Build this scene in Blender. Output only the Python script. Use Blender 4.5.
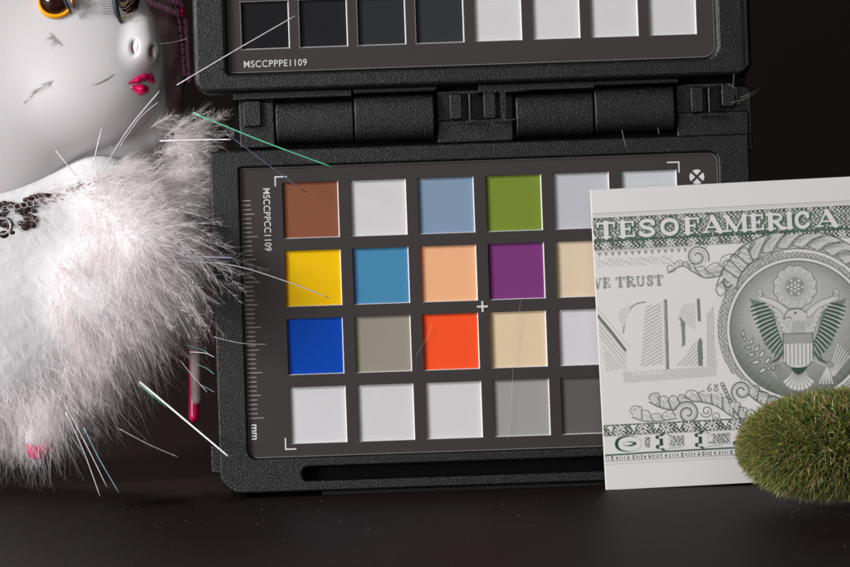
import bpy, math, random
import numpy as np
from mathutils import Vector, Matrix
random.seed(7)
rng = np.random.default_rng(11)
sc = bpy.context.scene
C = sc.collection
for o in list(bpy.data.objects):
    bpy.data.objects.remove(o)

# ------------------------------------------------------------------ camera
PX = 4500.0                    # photograph pixels per metre at the case
D = 0.525
PITCH = math.radians(5.0)
LEAN = math.radians(6.0)
ROLL = math.radians(1.95)
THK = 0.011
H0 = 204 / PX * math.cos(LEAN) + THK * math.sin(LEAN)
FWD = Vector((0, math.cos(PITCH), -math.sin(PITCH)))
UP0 = Vector((0, math.sin(PITCH), math.cos(PITCH)))
XW = Vector((1, 0, 0))
ORI = Vector((0, 0, H0))
CAMP = ORI - FWD * D
CR = XW * math.cos(ROLL) - UP0 * math.sin(ROLL)
CU = XW * math.sin(ROLL) + UP0 * math.cos(ROLL)
cd = bpy.data.cameras.new('camera')
cam = bpy.data.objects.new('camera', cd)
C.objects.link(cam)
cd.sensor_width = 36
cd.lens = 36 * D / (850 / PX)
cd.clip_start = 0.01
cd.clip_end = 50
cam.matrix_world = Matrix(((CR.x, CU.x, -FWD.x, CAMP.x), (CR.y, CU.y, -FWD.y, CAMP.y), (CR.z, CU.z, -FWD.z, CAMP.z), (0, 0, 0, 1)))
sc.camera = cam

# ------------------------------------------------------------------ world, lamps, exposure
w = bpy.data.worlds.new('World')
sc.world = w
w.use_nodes = True
w.node_tree.nodes['Background'].inputs[0].default_value = (0.9, 0.86, 0.88, 1)
w.node_tree.nodes['Background'].inputs[1].default_value = 0.03
sc.view_settings.view_transform = 'Standard'
sc.view_settings.look = 'None'
sc.view_settings.gamma = 1
sc.view_settings.exposure = 0


def area(name, loc, target, size, power, col):
    l = bpy.data.lights.new(name, 'AREA')
    l.shape = 'RECTANGLE'
    l.size, l.size_y = size
    l.energy = power
    l.color = col
    o = bpy.data.objects.new(name, l)
    C.objects.link(o)
    o.location = loc
    d = Vector(target) - Vector(loc)
    o.rotation_euler = d.to_track_quat('-Z', 'Y').to_euler()
    return o


area('studio_softbox', (-1.30, -0.66, 0.80), (-0.01, 0, 0.04), (0.34, 0.34), 31.5, (1, 0.985, 1.0))
area('added_low_left_fill', (-0.75, -0.75, 0.12), (-0.06, 0, 0.04), (0.3, 0.2), 5.4, (1, 0.97, 0.975))  # added lamp, lifts the underside of the face and the lower down
area('added_front_fill', (0.25, -1.7, 0.75), (0, 0, 0.04), (0.8, 0.8), 4.6, (1, 0.985, 0.985))  # added fill from the camera side to even out the key
area('added_red_rim', (-0.28, 0.5, 0.7), (-0.03, -0.03, 0.0), (0.25, 0.25), 1.7, (1, .72, .72))  # added lamp, tinted red to lay a sheen on the table's left

# ------------------------------------------------------------------ helpers


def lin(c):
    c = c / 255.0
    return c / 12.92 if c <= 0.04045 else ((c + 0.055) / 1.055) ** 2.4


def L(r, g, b, k=1.0):
    return (min(lin(r) * k, .95), min(lin(g) * k, .95), min(lin(b) * k, .95))


def ray(px, py):
    return FWD + CR * ((px - 425) / PX / D) + CU * ((283.5 - py) / PX / D)


def W(px, py, t=0.0):
    """point seen at photograph pixel px,py, t metres nearer than the case plane"""
    return CAMP + ray(px, py) * (D - t)


def onground(px, py, z=0.0):
    r = ray(px, py)
    return CAMP + r * ((z - CAMP.z) / r.z)


def mat(name, col, rough=0.5, spec=0.5, noise=None, bump=None, sss=0, coat=0, trans=0, metal=0):
    """noise=(scale, amount) mottles the colour; bump=(scale, metres, stretch)"""
    m = bpy.data.materials.new(name)
    m.use_nodes = True
    nt = m.node_tree
    b = nt.nodes['Principled BSDF']
    b.inputs['Base Color'].default_value = (*col, 1)
    b.inputs['Roughness'].default_value = rough
    b.inputs['Specular IOR Level'].default_value = spec
    b.inputs['Coat Weight'].default_value = coat
    b.inputs['Metallic'].default_value = metal
    b.inputs['Transmission Weight'].default_value = trans
    if sss:
        b.inputs['Subsurface Weight'].default_value = sss
        b.inputs['Subsurface Scale'].default_value = 0.005
        b.inputs['Subsurface Radius'].default_value = (1, .7, .65)
    tc = nt.nodes.new('ShaderNodeTexCoord')
    if noise:
        n = nt.nodes.new('ShaderNodeTexNoise')
        n.inputs['Scale'].default_value = noise[0]
        n.inputs['Detail'].default_value = 6
        nt.links.new(tc.outputs['Object'], n.inputs['Vector'])
        mr = nt.nodes.new('ShaderNodeMapRange')
        mr.inputs[1].default_value = .3
        mr.inputs[2].default_value = .7
        mr.inputs[3].default_value = 1 - noise[1]
        mr.inputs[4].default_value = 1 + noise[1]
        nt.links.new(n.outputs['Fac'], mr.inputs[0])
        mx = nt.nodes.new('ShaderNodeVectorMath')
        mx.operation = 'SCALE'
        mx.inputs[0].default_value = col
        nt.links.new(mr.outputs[0], mx.inputs['Scale'])
        nt.links.new(mx.outputs[0], b.inputs['Base Color'])
    if bump:
        n = nt.nodes.new('ShaderNodeTexNoise')
        n.inputs['Scale'].default_value = bump[0]
        n.inputs['Detail'].default_value = 3
        mp = nt.nodes.new('ShaderNodeMapping')
        mp.inputs['Scale'].default_value = bump[2] if len(bump) > 2 else (1, 1, 1)
        nt.links.new(tc.outputs['Object'], mp.inputs[0])
        nt.links.new(mp.outputs[0], n.inputs['Vector'])
        bp = nt.nodes.new('ShaderNodeBump')
        bp.inputs['Distance'].default_value = bump[1]
        bp.inputs['Strength'].default_value = 1
        nt.links.new(n.outputs['Fac'], bp.inputs['Height'])
        nt.links.new(bp.outputs[0], b.inputs['Normal'])
    return m


M = {}
M['plastic'] = mat('black_grained_plastic', (.0022, .0024, .0028), .32, .46, (60, .25), (3500, .00018))
M['plastic_smooth'] = mat('black_satin_plastic', (.006, .006, .007), .34, .3, (80, .2), (2600, .00010))
M['plastic_dark'] = mat('recess_black_plastic', (.003, .003, .003), .7, .1, (300, .2), (2000, .0001))
M['card'] = mat('card_dark_grey_print', L(55, 50, 49), .5, .25, (45, .05), (2500, .00001))
M['card_edge'] = mat('card_cut_edge', L(112, 110, 110), .6, .3, (400, .15))
M['white_print'] = mat('white_card_print', L(205, 205, 205), .6, .2, (900, .05))
M['lit_bevel'] = mat('lit_bevel_white', L(203, 203, 203), .7, .2, (900, .05))  # white stands in for light caught on the opening bevels
M['magenta'] = mat('pink_gloss_paint', (.62, .004, .10), .25, .5, (200, .12), (900, .00003), coat=.3)
M['porcelain'] = mat('white_porcelain', (.58, .555, .56), .42, .3, (40, .04), (260, .00003), sss=.5)
M['nostril'] = mat('painted_nostril_light', (.85, .82, .82), .5, .3, (200, .05))  # white colour stands in for light falling inside the nostrils
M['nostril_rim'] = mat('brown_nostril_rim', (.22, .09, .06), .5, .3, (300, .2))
M['lace_black'] = mat('black_lace', (.03, .012, .012), .6, .3, (900, .5))
M['silver'] = mat('silver_thread', (.6, .58, .58), .3, .6, (600, .2), metal=.6)
M['mauve_bead'] = mat('mauve_beads', (.42, .19, .29), .38, .5, (500, .4), (1500, .0001))
M['mauve_cloth'] = mat('mauve_cloth', (.24, .16, .175), .8, .2, (150, .4), (700, .0004))
M['brown_glass'] = mat('dark_brown_glass_eye', (.025, .008, .005), .12, .6, (260, .6), coat=.5)
M['amber'] = mat('amber_eye_rim', (.85, .36, .005), .3, .5, (200, .2))
M['dark_lid'] = mat('slate_eyelid_strip', (.03, .045, .06), .35, .5, (300, .3))
M['lash'] = mat('grey_lash', (.10, .09, .09), .5, .3, (500, .3))
M['wisp'] = mat('grey_down_wisp', (.24, .22, .20), .8, .1, (500, .3))
M['pale_wisp'] = mat('pale_down_wisp', (.60, .57, .56), .8, .1, (500, .2))
M['skin_tab'] = mat('dusty_pale_tab', (.42, .33, .34), .5, .3, (200, .12))


def newobj(name, me, m=None, parent=None, smooth=False):
    o = bpy.data.objects.new(name, me)
    C.objects.link(o)
    if m is not None and not me.materials:
        me.materials.append(m)
    if parent is not None:
        o.parent = parent
    if smooth and me.polygons:
        me.polygons.foreach_set('use_smooth', [True] * len(me.polygons))
    return o


def tag(o, label=None, cat=None, group=None, kind=None):
    if label:
        o['label'] = label
    if cat:
        o['category'] = cat
    if group:
        o['group'] = group
    if kind:
        o['kind'] = kind
    return o


def npmesh(name, V, F, attr=None):
    """fast mesh: V (n,3), F (m,3|4) uniform size; attr (n,3) colours"""
    V = np.asarray(V, np.float32)
    F = np.asarray(F, np.int32)
    me = bpy.data.meshes.new(name)
    me.vertices.add(len(V))
    me.vertices.foreach_set('co', V.ravel())
    k = F.shape[1]
    me.loops.add(F.size)
    me.loops.foreach_set('vertex_index', F.ravel())
    me.polygons.add(len(F))
    me.polygons.foreach_set('loop_start', np.arange(0, F.size, k, dtype=np.int32))
    if attr is not None:
        a = me.color_attributes.new('ink', 'FLOAT_COLOR', 'POINT')
        a.data.foreach_set('color', np.concatenate([attr, np.ones((len(attr), 1))], 1).astype(np.float32).ravel())
    me.update(calc_edges=True)
    me.validate()
    return me


class MB:
    def __init__(s):
        s.v = []
        s.f = []

    def box(s, x0, x1, y0, y1, z0, z1):
        n = len(s.v)
        s.v += [(x, y, z) for x in (x0, x1) for y in (y0, y1) for z in (z0, z1)]
        for q in ((0, 1, 3, 2), (4, 6, 7, 5), (0, 4, 5, 1), (2, 3, 7, 6), (0, 2, 6, 4), (1, 5, 7, 3)):
            s.f.append(tuple(n + i for i in q))

    def quad(s, *p):
        n = len(s.v)
        s.v += [tuple(q) for q in p]
        s.f.append(tuple(range(n, n + len(p))))

    def tube(s, pts, rad, sides=8, cap=True):
        pts = [Vector(p) for p in pts]
        if not hasattr(rad, '__len__'):
            rad = [rad] * len(pts)
        base = len(s.v)
        t = (pts[1] - pts[0]).normalized()
        a = t.cross(Vector((0.13, 0.95, 0.3))).normalized()
        for i, p in enumerate(pts):
            t = (pts[min(i + 1, len(pts) - 1)] - pts[max(i - 1, 0)]).normalized()
            a = (a - t * a.dot(t)).normalized()
            b = t.cross(a)
            for k in range(sides):
                q = 2 * math.pi * k / sides
                s.v.append(tuple(p + (a * math.cos(q) + b * math.sin(q)) * rad[i]))
        for i in range(len(pts) - 1):
            for k in range(sides):
                k2 = (k + 1) % sides
                s.f.append((base + i * sides + k, base + i * sides + k2, base + (i + 1) * sides + k2, base + (i + 1) * sides + k))
        if cap:
            s.f.append(tuple(base + k for k in range(sides))[::-1])
            s.f.append(tuple(base + (len(pts) - 1) * sides + k for k in range(sides)))

    def ball(s, c, r, n=10, m=7, squash=(1, 1, 1)):
        base = len(s.v)
        for i in range(m + 1):
            a = math.pi * i / m
            for k in range(n):
                b = 2 * math.pi * k / n
                s.v.append((c[0] + r * squash[0] * math.sin(a) * math.cos(b), c[1] + r * squash[1] * math.sin(a) * math.sin(b), c[2] + r * squash[2] * math.cos(a)))
        for i in range(m):
            for k in range(n):
                k2 = (k + 1) % n
                s.f.append((base + i * n + k, base + (i + 1) * n + k, base + (i + 1) * n + k2, base + i * n + k2))

    def build(s, name, m, parent=None, off=None, smooth=False):
        me = bpy.data.meshes.new(name)
        v = s.v
        if off is not None:
            v = [(p[0] - off[0], p[1] - off[1], p[2] - off[2]) for p in v]
        me.from_pydata(v, [], s.f)
        me.validate()
        return newobj(name, me, m, parent, smooth)


def rrect(x0, x1, z0, z1, r, n=8):
    """rounded rectangle outline; r a number or four radii (bl, br, tr, tl)"""
    if not hasattr(r, '__len__'):
        r = (r,) * 4
    out = []
    for (cx, cz, a0, q) in ((x0 + r[0], z0 + r[0], 180, r[0]), (x1 - r[1], z0 + r[1], 270, r[1]), (x1 - r[2], z1 - r[2], 0, r[2]), (x0 + r[3], z1 - r[3], 90, r[3])):
        if q < 1e-9:
            out.append((cx, cz))
        else:
            for i in range(n + 1):
                a = math.radians(a0 + 90 * i / n)
                out.append((cx + q * math.cos(a), cz + q * math.sin(a)))
    return out


def plate(name, loops, y0, y1, m, parent, bevel=0.0):
    """flat plate in the x/z plane between depth y0 (front) and y1 (back); first loop outline, others holes"""
    cu = bpy.data.curves.new('tmp', 'CURVE')
    cu.dimensions = '2D'
    cu.fill_mode = 'BOTH'
    for lp in loops:
        sp = cu.splines.new('POLY')
        sp.points.add(len(lp) - 1)
        for i, p in enumerate(lp):
            sp.points[i].co = (p[0] * 100, p[1] * 100, 0, 1)
        sp.use_cyclic_u = True
    cu.extrude = max((y1 - y0) / 2 - bevel, 1e-6) * 100
    cu.bevel_depth = bevel * 100
    cu.bevel_resolution = 2
    cu.offset = -bevel * 100
    t = bpy.data.objects.new('tmp', cu)
    C.objects.link(t)
    dg = bpy.context.evaluated_depsgraph_get()
    me = bpy.data.meshes.new_from_object(t.evaluated_get(dg))
    bpy.data.objects.remove(t)
    # curve x,y,z -> x, depth, z
    yc = (y0 + y1) / 2
    for v in me.vertices:
        x, y, z = v.co / 100
        v.co = (x, yc - z, y)
    me.materials.clear()
    me.name = name
    return newobj(name, me, m, parent)


def text(name, s, x, z, y, size, m, parent, rot=0.0, spacing=1.0, bold=0.0, align='LEFT', sx=1.0):
    cu = bpy.data.curves.new('tmp', 'FONT')
    cu.body = s
    cu.size = 10
    cu.space_character = spacing
    cu.offset = bold
    cu.extrude = 0.02
    cu.align_x = align
    cu.align_y = 'CENTER'
    t = bpy.data.objects.new('tmp', cu)
    C.objects.link(t)
    dg = bpy.context.evaluated_depsgraph_get()
    me = bpy.data.meshes.new_from_object(t.evaluated_get(dg))
    bpy.data.objects.remove(t)
    c, sn = math.cos(rot), math.sin(rot)
    k = size / 10
    for v in me.vertices:
        a, b, d = v.co
        a *= k * sx
        b *= k
        v.co = (x + a * c - b * sn, y - d * k, z + a * sn + b * c)
    me.materials.clear()
    me.name = name
    return newobj(name, me, m, parent)


# ------------------------------------------------------------------ table and backdrop
def wood():
    m = bpy.data.materials.new('dark_brown_tabletop')
    m.use_nodes = True
    nt = m.node_tree
    b = nt.nodes['Principled BSDF']
    tc = nt.nodes.new('ShaderNodeTexCoord')
    mp = nt.nodes.new('ShaderNodeMapping')
    mp.inputs['Scale'].default_value = (9, 210, 1)
    nt.links.new(tc.outputs['Object'], mp.inputs[0])
    n = nt.nodes.new('ShaderNodeTexNoise')
    n.inputs['Scale'].default_value = 4
    n.inputs['Detail'].default_value = 8
    n.inputs['Roughness'].default_value = .65
    nt.links.new(mp.outputs[0], n.inputs['Vector'])
    r = nt.nodes.new('ShaderNodeValToRGB')
    r.color_ramp.elements[0].position = .3
    r.color_ramp.elements[0].color = (.0062, .0034, .0034, 1)
    r.color_ramp.elements[1].position = .72
    r.color_ramp.elements[1].color = (.0135, .0068, .0068, 1)
    nt.links.new(n.outputs['Fac'], r.inputs[0])
    nt.links.new(r.outputs[0], b.inputs['Base Color'])
    b.inputs['Roughness'].default_value = .58
    b.inputs['Specular IOR Level'].default_value = .12
    n2 = nt.nodes.new('ShaderNodeTexNoise')
    n2.inputs['Scale'].default_value = 900
    n2.inputs['Detail'].default_value = 4
    nt.links.new(tc.outputs['Object'], n2.inputs['Vector'])
    ad = nt.nodes.new('ShaderNodeMath')
    ad.operation = 'ADD'
    nt.links.new(n.outputs['Fac'], ad.inputs[0])
    nt.links.new(n2.outputs['Fac'], ad.inputs[1])
    bp = nt.nodes.new('ShaderNodeBump')
    bp.inputs['Distance'].default_value = .00012
    nt.links.new(ad.outputs[0], bp.inputs['Height'])
    nt.links.new(bp.outputs[0], b.inputs['Normal'])
    return m


g = MB()
g.box(-1.6, 1.6, -.62, .9, -.03, 0)
t = g.build('table', wood())
tag(t, kind='structure')
g = MB()
g.quad((-3, 1.3, -1.2), (3, 1.3, -1.2), (3, 1.3, 2.5), (-3, 1.3, 2.5))
t = g.build('backdrop', mat('dark_backdrop_cloth', (.0125, .0085, .0075), .9, .1, (6, .08), (300, .0005)))
tag(t, kind='structure')
# dust lying on the table
g = MB()
for i in range(300):
    p = onground(random.uniform(0, 850), random.choice([random.uniform(492, 567), random.uniform(500, 530)]))
    r = random.choice([.00006, .00007, .00009, .00013]) * random.uniform(.7, 1.1)
    x, y, z = p.x, p.y, .00003
    a = random.uniform(0, 3.14)
    e = random.uniform(1, 2.4)
    dx, dy = math.cos(a) * r * e, math.sin(a) * r * e
    ex, ey = -math.sin(a) * r, math.cos(a) * r
    n = len(g.v)
    g.v += [(x - dx, y - dy, z), (x + ex, y + ey, z), (x + dx, y + dy, z), (x - ex, y - ey, z), (x, y, z + r)]
    g.f += [(n, n + 3, n + 4), (n + 3, n + 2, n + 4), (n + 2, n + 1, n + 4), (n + 1, n, n + 4)]
t = g.build('dust', mat('pale_dust', (.09, .07, .065), .8, .2, (900, .5)))
tag(t, 'fine pale dust specks scattered over the dark tabletop', 'dust', kind='stuff')


# ------------------------------------------------------------------ the open case with its two cards
def U(px, py):
    """photograph pixel -> case-local x,z in metres (roll taken out)"""
    dx, dy = px - 425, py - 283.5
    return ((dx * math.cos(ROLL) - dy * math.sin(ROLL)) / PX, -(dx * math.sin(ROLL) + dy * math.cos(ROLL)) / PX)


case = bpy.data.objects.new('color_checker_case', None)
C.objects.link(case)
case.location = ORI
case.rotation_euler = (-LEAN, 0, 0)
tag(case, 'open black plastic case holding dark cards of coloured and grey test patches, standing upright', 'colour checker case')
u1 = 1 / PX
xl = U(214, 300)[0]                      # left edge of the lower half
xr = U(750, 150)[0]
zb = -204 * u1
zt = U(425, 158 - 14)[1]
card_x0, card_z1 = U(239, 168)
card_x1 = U(718, 152)[0]
card_z0 = U(300, 457)[1]
# lower shell: tray floor + rim plate with the card window, slot and outer body
slot = rrect(U(303, 474)[0], U(745, 456)[0], U(303, 480.5)[1], U(303, 467.5)[1], 5.5 * u1)
plate('lower_shell_front', [rrect(xl, xr, zb, zt, (22 * u1, 18 * u1, 2 * u1, 2 * u1)),
                            rrect(card_x0, card_x1, card_z0, card_z1, (9 * u1, 9 * u1, 9 * u1, 2 * u1)), slot], 0, .0042, M['plastic'], case, .0005)
plate('lower_shell_body', [rrect(xl + 2 * u1, xr - 2 * u1, zb + 1.5 * u1, zt, (21 * u1, 17 * u1, 2 * u1, 2 * u1))], .0043, THK, M['plastic'], case, .0007)
plate('slot_floor', [rrect(slot[0][0] - .001, xr - .0025, U(303, 483)[1], U(303, 465)[1], .0002)], .0041, .0042, M['plastic_dark'], case)
g = MB()       # lip below the slot, stepping back
g.box(U(322, 488)[0], xr - .006, .0012, .008, zb - .0009, zb + .0004)
g.build('bottom_lip', M['plastic_smooth'], case)
plate('latch_tab', [rrect(xl - 8.5 * u1, xl + 1 * u1, U(212, 474)[1], U(212, 446)[1], (3 * u1, 0, 0, 2 * u1))], .0012, .0062, M['plastic'], case, .0003)

# dark card with openings, patches recessed behind it
cols = {}
rowspec = [
    ('brown', (128, 77, 54)), ('white', (200, 199, 200)), ('grey blue', (121, 143, 166)), ('moss green', (113, 131, 46)), ('pale bluish grey', (180, 182, 187)), ('very pale grey', (191, 194, 197)),
    ('golden yellow', (228, 182, 0)), ('steel blue', (66, 128, 166)), ('peach', (228, 170, 127)), ('purple', (117, 51, 114)), ('pale beige', (212, 193, 166)), ('pale cream', (205, 195, 180)),
    ('cobalt blue', (0, 66, 168)), ('warm mid grey', (144, 136, 124)), ('orange red', (238, 80, 36)), ('sand', (214, 191, 159)), ('white', (201, 199, 202)), ('pale lilac', (190, 185, 195)),
    ('white', (199, 199, 200)), ('white', (199, 198, 199)), ('white', (200, 199, 200)), ('neutral grey', (149, 148, 147)), ('dark grey', (89, 87, 86)), ('black', (38, 36, 36))]
fringe = {6: (200, 60, 0), 7: (60, 40, 130), 8: (225, 60, 50), 9: (70, 20, 80), 10: (190, 190, 30), 13: (40, 150, 40), 14: (215, 30, 30), 15: (225, 180, 20), 16: (190, 20, 120), 5: (60, 150, 140), 0: (90, 50, 40), 12: (120, 80, 50)}
x00, z00 = U(281.5, 182.5)
x03 = U(552.5 + 0.2, 174)[0]
holes = []
pos = []
pitchx = 67.9 * u1
pitchz = 68.35 * u1
pw = 56.2 * u1
rowx = [0, 0.3, 0.0, 0.3]
for r in range(4):
    for c in range(6):
        X0 = x00 + c * pitchx + rowx[r] * u1
        Z1 = z00 - r * pitchz
        wd = pw + (.4 * u1 if r == 3 else 0)
        pos.append((X0, X0 + wd, Z1 - wd, Z1))
        holes.append([(X0, Z1 - wd), (X0 + wd, Z1 - wd), (X0 + wd, Z1), (X0, Z1)])
yc0, yc1 = .0009, .0017       # card front and back
gap = .3 * u1
card = plate('test_card', [rrect(card_x0 + gap, card_x1 - gap, card_z0 + gap, card_z1 - gap, (9 * u1, 9 * u1, 9 * u1, 2 * u1))] + holes, yc0, yc1, M['card'], case)
card['label'] = 'dark grey card with four rows of colour patches'
plate('card_backing', [rrect(card_x0 - .0004, card_x1 + .0004, card_z0 - .0004, card_z1 + .0004, .0004)], .0030, .0041, M['plastic_dark'], case)


def edge_line(name, x0, x1, z0, z1, r, y, parent, wl=.7):
    """thin pale cut edge running round a card"""
    wl *= u1
    if hasattr(r, '__len__'):
        r2 = tuple(max(q - wl, 0.00001) for q in r)
    else:
        r2 = r - wl
    return plate(name, [rrect(x0, x1, z0, z1, r), rrect(x0 + wl, x1 - wl, z0 + wl, z1 - wl, r2)], y - .00004, y - .000005, M['card_edge'], parent)


edge_line('card_rim', card_x0 + gap, card_x1 - gap, card_z0 + gap, card_z1 - gap, (9 * u1, 9 * u1, 9 * u1, 2 * u1), yc0, card)


def patch(x0, x1, z0, z1, rgb, parent, y, fr=None, label=None, depth=.0006):
    g = MB()
    g.box(x0 + .35 * u1, x1 - .3 * u1, y + depth, y + depth + .0003, z0 + .3 * u1, z1 - .2 * u1)
    m = mat('patch_paint_' + (label or 'plain').replace(' ', '_'), L(*rgb), .55, .12, (700, .012), (3000, .000006))
    p = g.build('color_patch', m, parent)
    if label:
        p['label'] = label + ' square patch'
    # lit bevel of the opening painted in: white slivers on right and bottom only
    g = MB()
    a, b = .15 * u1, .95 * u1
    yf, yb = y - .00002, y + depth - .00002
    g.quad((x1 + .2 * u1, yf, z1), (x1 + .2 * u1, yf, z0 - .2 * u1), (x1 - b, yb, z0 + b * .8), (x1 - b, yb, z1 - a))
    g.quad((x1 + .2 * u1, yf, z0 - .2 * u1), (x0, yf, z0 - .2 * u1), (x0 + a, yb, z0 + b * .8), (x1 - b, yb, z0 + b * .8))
    q = g.build('opening_edge', M['lit_bevel'], parent)
    if fr:
        g = MB()
        g.quad((x0 - .1 * u1, yf, z0), (x0 - .1 * u1, yf, z1), (x0 + .9 * u1, yb, z1 - a), (x0 + .9 * u1, yb, z0 + a))
        g.build('opening_edge', mat('edge_tint', L(*fr), .6, .2, (900, .1)), parent)
    return p


seen = {}
ordn = ['first', 'second', 'third', 'fourth', 'fifth', 'sixth']
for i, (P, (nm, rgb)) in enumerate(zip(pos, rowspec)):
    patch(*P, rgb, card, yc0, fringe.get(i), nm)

# marks on the lower card
yt = yc0 - .00005
g = MB()


def bar(g, x0, x1, z0, z1, y=None, th=.00003):
    y = yt if y is None else y
    g.box(x0, x1, y, y + th, z0, z1)


def tri(g, pts, y):
    g.quad(*[(p[0], y, p[1]) for p in pts])


def at(px, py):
    return U(px, py)


# corner brackets
s = 12.5 * u1
lw = 1.35 * u1
x, z = at(274, 176)
bar(g, x, x + s, z - lw, z)
bar(g, x, x + lw, z - s * .8, z - lw)
g.build('corner_mark', M['white_print'], card)
g = MB()
x, z = at(285, 450)
bar(g, x, x + s * .9, z, z + lw)
bar(g, x, x + lw, z + lw, z + s * .95)
g.build('corner_mark', M['white_print'], card)
g = MB()
x, z = at(680, 161)
bar(g, x - s, x, z - lw, z)
bar(g, x - lw, x, z - s * .9, z - lw)
g.build('corner_mark', M['white_print'], card)
g = MB()
x, z = at(482.5, 306.5)
bar(g, x - 5.5 * u1, x + 5.5 * u1, z - .9 * u1, z + .9 * u1)
bar(g, x - .9 * u1, x + .9 * u1, z + .9 * u1, z + 5.5 * u1)
bar(g, x - .9 * u1, x + .9 * u1, z - 5.5 * u1, z - .9 * u1)
g.build('cross_mark', M['white_print'], card)
# millimetre ruler on the left edge
g = MB()
x, ze = at(247.2, 418.5)
xs = card_x0 + gap + .8 * u1
n = 0
zz = ze
mm = 4.54 * u1
while zz < U(242, 198)[1]:
    ln = (8.8 if n % 10 == 0 else 8.8) if n % 5 == 0 else (14 if False else 8.8)
    ln = 15 if n % 10 == 0 else (12.5 if n % 5 == 0 else 9.2)
    bar(g, xs, xs + ln * u1, zz - .42 * u1, zz + .42 * u1)
    zz += mm
    n += 1
g.build('ruler_ticks', mat('ruler_print', L(150, 146, 143), .6, .2, (900, .1)), card)
x, z = at(254.5, 424)
text('printed_lettering', 'mm', x, z, yt, 10.5 * u1, M['white_print'], card, -math.pi / 2, 1.0, .18)
x, z = at(265.5, 187.5)
text('printed_lettering', 'MSCCPPCC1109', x, z, yt, 9.6 * u1, M['white_print'], card, -math.pi / 2, 1.08, .05, sx=.88)
# crossed disc
x, z = at(697.5, 176.5)
g = MB()
for q in range(4):
    a0 = math.pi / 2 * q - math.pi / 4 + .17
    a1 = a0 + math.pi / 2 - .34
    r = 7.4 * u1
    am = (a0 + a1) / 2
    pts = [(x + 1.7 * u1 * math.cos(am), z + 1.7 * u1 * math.sin(am))]
    for k in range(9):
        a = a0 + (a1 - a0) * k / 8
        pts.append((x + r * math.cos(a), z + r * math.sin(a)))
    tri(g, pts, yt)
g.build('crossed_disc_mark', M['white_print'], card)
# fine scratches on the card
g = MB()
for pts in ([(432, 324), (426, 340), (418, 352), (416, 358)], [(521, 300), (515, 345), (511, 400), (508, 440)]):
    P3 = []
    for p in pts:
        x, z = at(*p)
        P3.append((x, yc0 - .00007, z))
    g.tube(P3, .000022, 5)
g.build('scratch', mat('faint_scratch', (.50, .42, .36), .6, .2, (500, .3)), card)

# ---- upper half (lid)
lid_x0 = U(193.5, 60)[0]
lid_x1 = U(751.5, 50)[0]
lid_z0 = U(300, 91)[1]
TOPZ = U(425, -215)[1]
ux0 = U(228.2, 60)[0]
ux1 = U(715.5, 40)[0]
uz0 = U(400, 67.3)[1]
uz1 = TOPZ - 36 * u1
slotu = None
plate('upper_shell_front', [rrect(lid_x0, lid_x1, lid_z0, TOPZ, 15 * u1), rrect(ux0, ux1, uz0, uz1, (3 * u1, 12 * u1, 12 * u1, 3 * u1))], -.0012, .0036, M['plastic'], case, .0011)
plate('upper_shell_body', [rrect(lid_x0 + 2 * u1, lid_x1 - 1 * u1, lid_z0 + 2 * u1, TOPZ - 2 * u1, 14 * u1)], .0037, THK, M['plastic'], case, .0007)
# raised ridge on the lid's right rim
g = MB()
for (a, b) in ((739.5, 741.5), (744.5, 747)):
    xa, _ = U(a, 40)
    xb, _ = U(b, 40)
    g.box(xa, xb, -.0017, -.0011, U(745, 66)[1], TOPZ - .006)
g.build('rim_ridge', M['plastic_smooth'], case)
upy0, upy1 = .0002, .0010
uh = []
upos = []
ux = U(241.5, 49)[0]
uzb = U(241.5, 49.0)[1]
uspec = [('black', (22, 21, 23)), ('charcoal', (27, 28, 31)), ('dark slate', (38, 41, 43)), ('slate grey', (44, 48, 49)), ('white', (200, 199, 200)), ('white', (200, 199, 200)), ('white', (200, 199, 200)), ('white', (199, 198, 199))]
for r in range(3):
    for c in range(8):
        X0 = ux + c * 58.35 * u1 + (0 if c < 4 else -.3 * u1)
        Z0 = uzb + r * 58.5 * u1
        upos.append((X0, X0 + 48 * u1, Z0, Z0 + 47.5 * u1, r, c))
        uh.append([(X0, Z0), (X0 + 48 * u1, Z0), (X0 + 48 * u1, Z0 + 47.5 * u1), (X0, Z0 + 47.5 * u1)])
ucard = plate('grey_card', [rrect(ux0 + gap, ux1 - gap, uz0 + gap, uz1 - gap, (3 * u1, 12 * u1, 12 * u1, 3 * u1))] + uh, upy0, upy1, M['card'], case)
ucard['label'] = 'dark card in the lid with black and white patches in a row'
edge_line('card_rim', ux0 + gap, ux1 - gap, uz0 + gap, uz1 - gap, (3 * u1, 12 * u1, 12 * u1, 3 * u1), upy0, ucard, .6)
plate('card_backing', [rrect(ux0 - .0004, ux1 + .0004, uz0 - .0004, uz1 + .0004, .0004)], .0024, .0034, M['plastic_dark'], case)
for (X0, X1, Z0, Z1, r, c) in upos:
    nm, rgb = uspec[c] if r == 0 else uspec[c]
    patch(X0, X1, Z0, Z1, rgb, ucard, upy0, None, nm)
    if c < 4:     # pale frame line round the dark ones
        f = .8 * u1
        g = MB()
        y = upy0 - .00004
        g.box(X0 - f, X0, y, y + .00003, Z0 - f, Z1 + f)
        g.box(X1, X1 + f, y, y + .00003, Z0 - f, Z1 + f)
        g.box(X0, X1, y, y + .00003, Z1, Z1 + f)
        g.box(X0, X1, y, y + .00003, Z0 - f, Z0)
        g.build('frame_line', M['card_edge'], ucard)
x, z = at(243, 64.3)
text('printed_lettering', 'MSCCPPPE1109', x, z, upy0 - .00005, 9.6 * u1, M['white_print'], ucard, 0.0, 1.1, .03, sx=.92)

# ---- hinge
hy = .0022


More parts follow.
